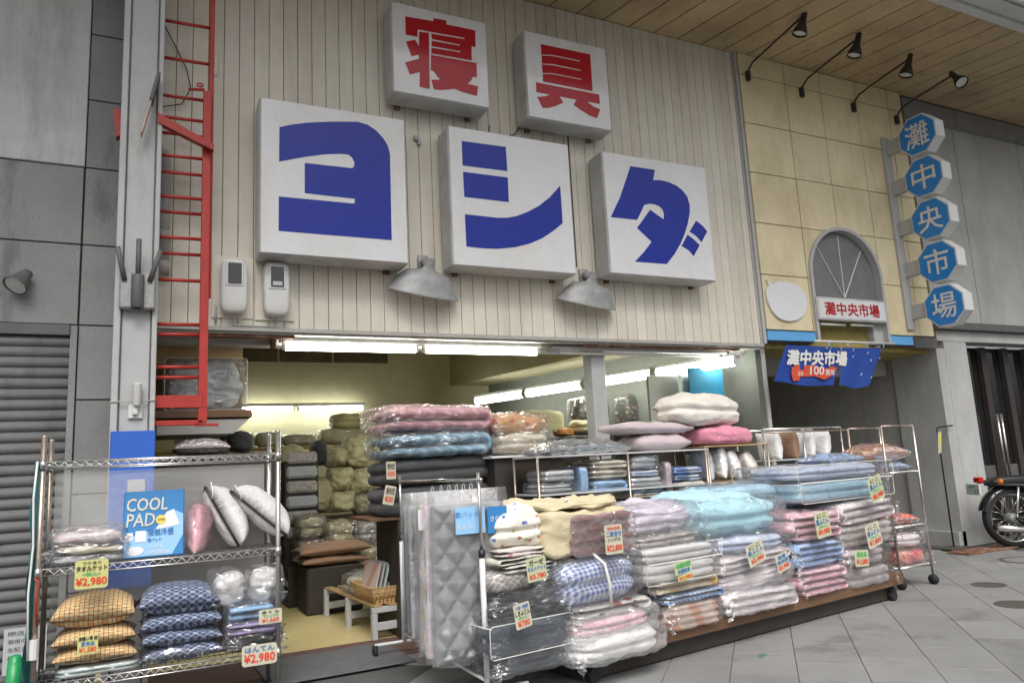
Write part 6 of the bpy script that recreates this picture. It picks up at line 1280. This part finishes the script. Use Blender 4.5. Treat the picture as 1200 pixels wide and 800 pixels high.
# ================================================================== MOTORCYCLE
mx, my = 11.52, -.60
S = 1.15
mc = thing('motorcycle', 'black motorcycle with spoked wheels and red tail light parked by the doorway', 'motorcycle', (mx, my, 0), R(-22)); mc.scale = (S, S, S)
def wheel(x, label=None):
    w1 = MB(); prof = [(.30, -.04), (.335, -.055), (.365, -.04), (.372, 0), (.365, .04), (.335, .055), (.30, .04)]
    mt = Matrix.Translation((x, 0, .372)) @ Matrix.Rotation(R(90), 4, 'X')
    k0 = MB().lathe(prof, 40, (0, 0, 0), mt).build('tyre', M['rubber'], mc, True)
    k1 = MB().lathe([(.30, -.035), (.285, -.03), (.285, .03), (.30, .035)], 40, (0, 0, 0), mt).build('rim', M['chrome'], k0, True)
    m = MB()
    for i in range(18):
        a = 2*PI*i/18; b = a+.35*(1 if i % 2 else -1); m.tube([(x+.05*math.cos(b), .03*(1 if i % 2 else -1), .372+.05*math.sin(b)), (x+.287*math.cos(a), 0, .372+.287*math.sin(a))], .0035, 4)
    m.build('spokes', M['chrome'], k0, True); MB().lathe([(.001, -.07), (.05, -.07), (.06, -.03), (.06, .03), (.05, .07), (.001, .07)], 18, (0, 0, 0), mt).build('hub', M['galv'], k0, True)
wheel(0); wheel(1.42)
fn = lambda x, r, a0, a1, name: None
def fender(x, a0, a1):
    V = []; F = []; n = 12
    for i in range(n+1):
        a = R(a0+(a1-a0)*i/n)
        for j, (dy, dr) in enumerate(((-.075, -.03), (-.05, .012), (0, .025), (.05, .012), (.075, -.03))): V.append((x+(.40+dr)*math.cos(a), dy, .372+(.40+dr)*math.sin(a)))
    for i in range(n):
        for j in range(4): k = i*5+j; F.append((k, k+1, k+6, k+5))
    link('fender', np_mesh('fender', V, F), M['blacktank'], mc)
fender(0, 35, 165); fender(1.42, 25, 150)
V, F = soft_box(.66, .26, .12, 3.2, 12, .004, 6, 2); V[:, 0] += .12; V[:, 1] -= .13; V[:, 2] += .78; link('saddle', np_mesh('saddle', V, F), M['seat'], mc)
V, F = soft_box(.52, .30, .24, 2.6, 12, 0, 6, 2); V[:, 0] += .70; V[:, 1] -= .15; V[:, 2] += .80; link('fuel_tank', np_mesh('fuel_tank', V, F), M['blacktank'], mc)
m = MB().tube([(-.22, -.10, .80), (.35, -.10, .76), (.95, -.05, .90), (1.10, 0, .95)], .018, 8).tube([(-.22, .10, .80), (.35, .10, .76), (.95, .05, .90)], .018, 8).tube([(1.08, 0, .95), (.95, 0, .45), (.75, 0, .28), (.35, 0, .28), (.30, 0, .76)], .02, 8).tube([(0, -.10, .372), (.38, -.09, .36)], .02, 8).tube([(0, .10, .372), (.38, .09, .36)], .02, 8)
m.build('frame', M['black'], mc, True)
for y in (-.13, .13):
    MB().tube([(-.02, y, .38), (.06, y, .76)], .016, 8).build('shock_absorber', M['chrome'], mc, True)
    MB().tube([(.03+.0, y, .5)]+[(.005+.0023*k+.03+.018*math.cos(k*1.2), y+.03*math.sin(k*1.2), .46+.012*k) for k in range(20)], .006, 4).build('spring', M['black'], mc, True)
    MB().tube([(1.42, y*.75, .372), (1.14, y*.75, 1.0)], .022, 8).build('fork', M['chrome'], mc, True)
V, F = soft_box(.34, .26, .34, 4, 10, .01, 6, 3); V[:, 0] += .62; V[:, 1] -= .13; V[:, 2] += .30; link('engine', np_mesh('engine', V, F), M['galv'], mc)
m = MB()
for k in range(7): m.box((.50, -.16, .50+k*.03), (.76, .16, .512+k*.03))
m.build('cylinder_fins', M['black'], mc)
MB().tube([(.75, -.14, .42), (.72, -.17, .22), (.45, -.18, .20), (-.05, -.19, .24), (-.35, -.19, .28)], .028, 10, r2=.045).build('exhaust', M['chrome'], mc, True)
MB().tube([(-.36, -.19, .281), (-.38, -.19, .282)], .03, 10).build('exhaust_tip', M['black'], mc)
MB().bev((-.46, -.13, .68), (-.44, .13, .82), .004).build('number_plate', M['packwhite'], mc)
for k, t_ in enumerate(('神戸', '・・57')): lettering(t_, -.06 if k == 0 else -.11, .76 if k == 0 else .69, .12 if k == 0 else .22, .045 if k == 0 else .06, M['tg'], mc, -.464, .02, 'plate_lettering', Matrix.Rotation(R(-90), 4, 'Z'))
MB().bev((-.40, -.06, .83), (-.33, .06, .90), .012).build('tail_light', M['redlens'], mc); MB().bev((-.33, -.03, .82), (-.20, .03, .86), .006).build('light_bracket', M['black'], mc)
for y in (-.20, .20): MB().tube([(-.22, y*.4, .84), (-.22, y*.8, .84)], .008, 6).build('indicator_stalk', M['chrome'], mc, True); MB().lathe([(.001, -.03), (.035, -.02), (.04, .01), (.001, .03)], 12, (-.22, y, .84), Matrix.Rotation(R(90), 4, 'Y')).build('indicator', M['amber'], mc, True)
MB().tube([(1.05, -.40, 1.02), (1.10, -.30, 1.08), (1.12, 0, 1.02), (1.10, .30, 1.08), (1.05, .40, 1.02)], .012, 8).build('handlebar', M['chrome'], mc, True)
for y in (-.40, .40): MB().tube([(1.06, y*.85, 1.035), (1.02, y*1.1, 1.01)], .018, 8).build('grip', M['rubber'], mc, True); MB().tube([(1.09, y*.7, 1.07), (1.06, y*.85, 1.22)], .006, 6).build('mirror_stem', M['chrome'], mc, True); MB().lathe([(.001, -.01), (.05, -.008), (.05, .008), (.001, .01)], 14, (1.06, y*.85, 1.24), Matrix.Rotation(R(90), 4, 'Y')).build('mirror', M['black'], mc, True)
MB().lathe([(.001, .10), (.07, .08), (.095, -.02), (.095, -.05), (.001, -.055)], 18, (1.26, 0, .92), Matrix.Rotation(R(-90), 4, 'Y')).build('headlight', M['black'], mc, True)
MB().tube([(.30, .14, .28), (.18, .26, .03)], .012, 6).build('side_stand', M['black'], mc)

# hose fitting by the shutter
t = thing('hose_fitting', 'green plastic hose end beside a chrome loop, low in front of the shutter', 'hose', (-.86, -1.3, 0))
hx, hz = (-0.741,0.343); t.location.x = hx
MB().tube([(0, 0, .0), (0, 0, hz-.12), (.01, 0, hz+.08)], .045, 12).lathe([(.045, 0), (.03, .04), (.001, .05)], 12, (.01, 0, hz+.08)).build('hose_end', M['green_pl'], t, True)
MB().tube([(-.28, 0, .02), (-.27, 0, hz*.7), (-.20, 0, hz+.02), (-.10, 0, hz-.02), (-.06, 0, hz*.7), (-.06, 0, .02)], .02, 8).build('chrome_loop', M['chrome'], t, True)
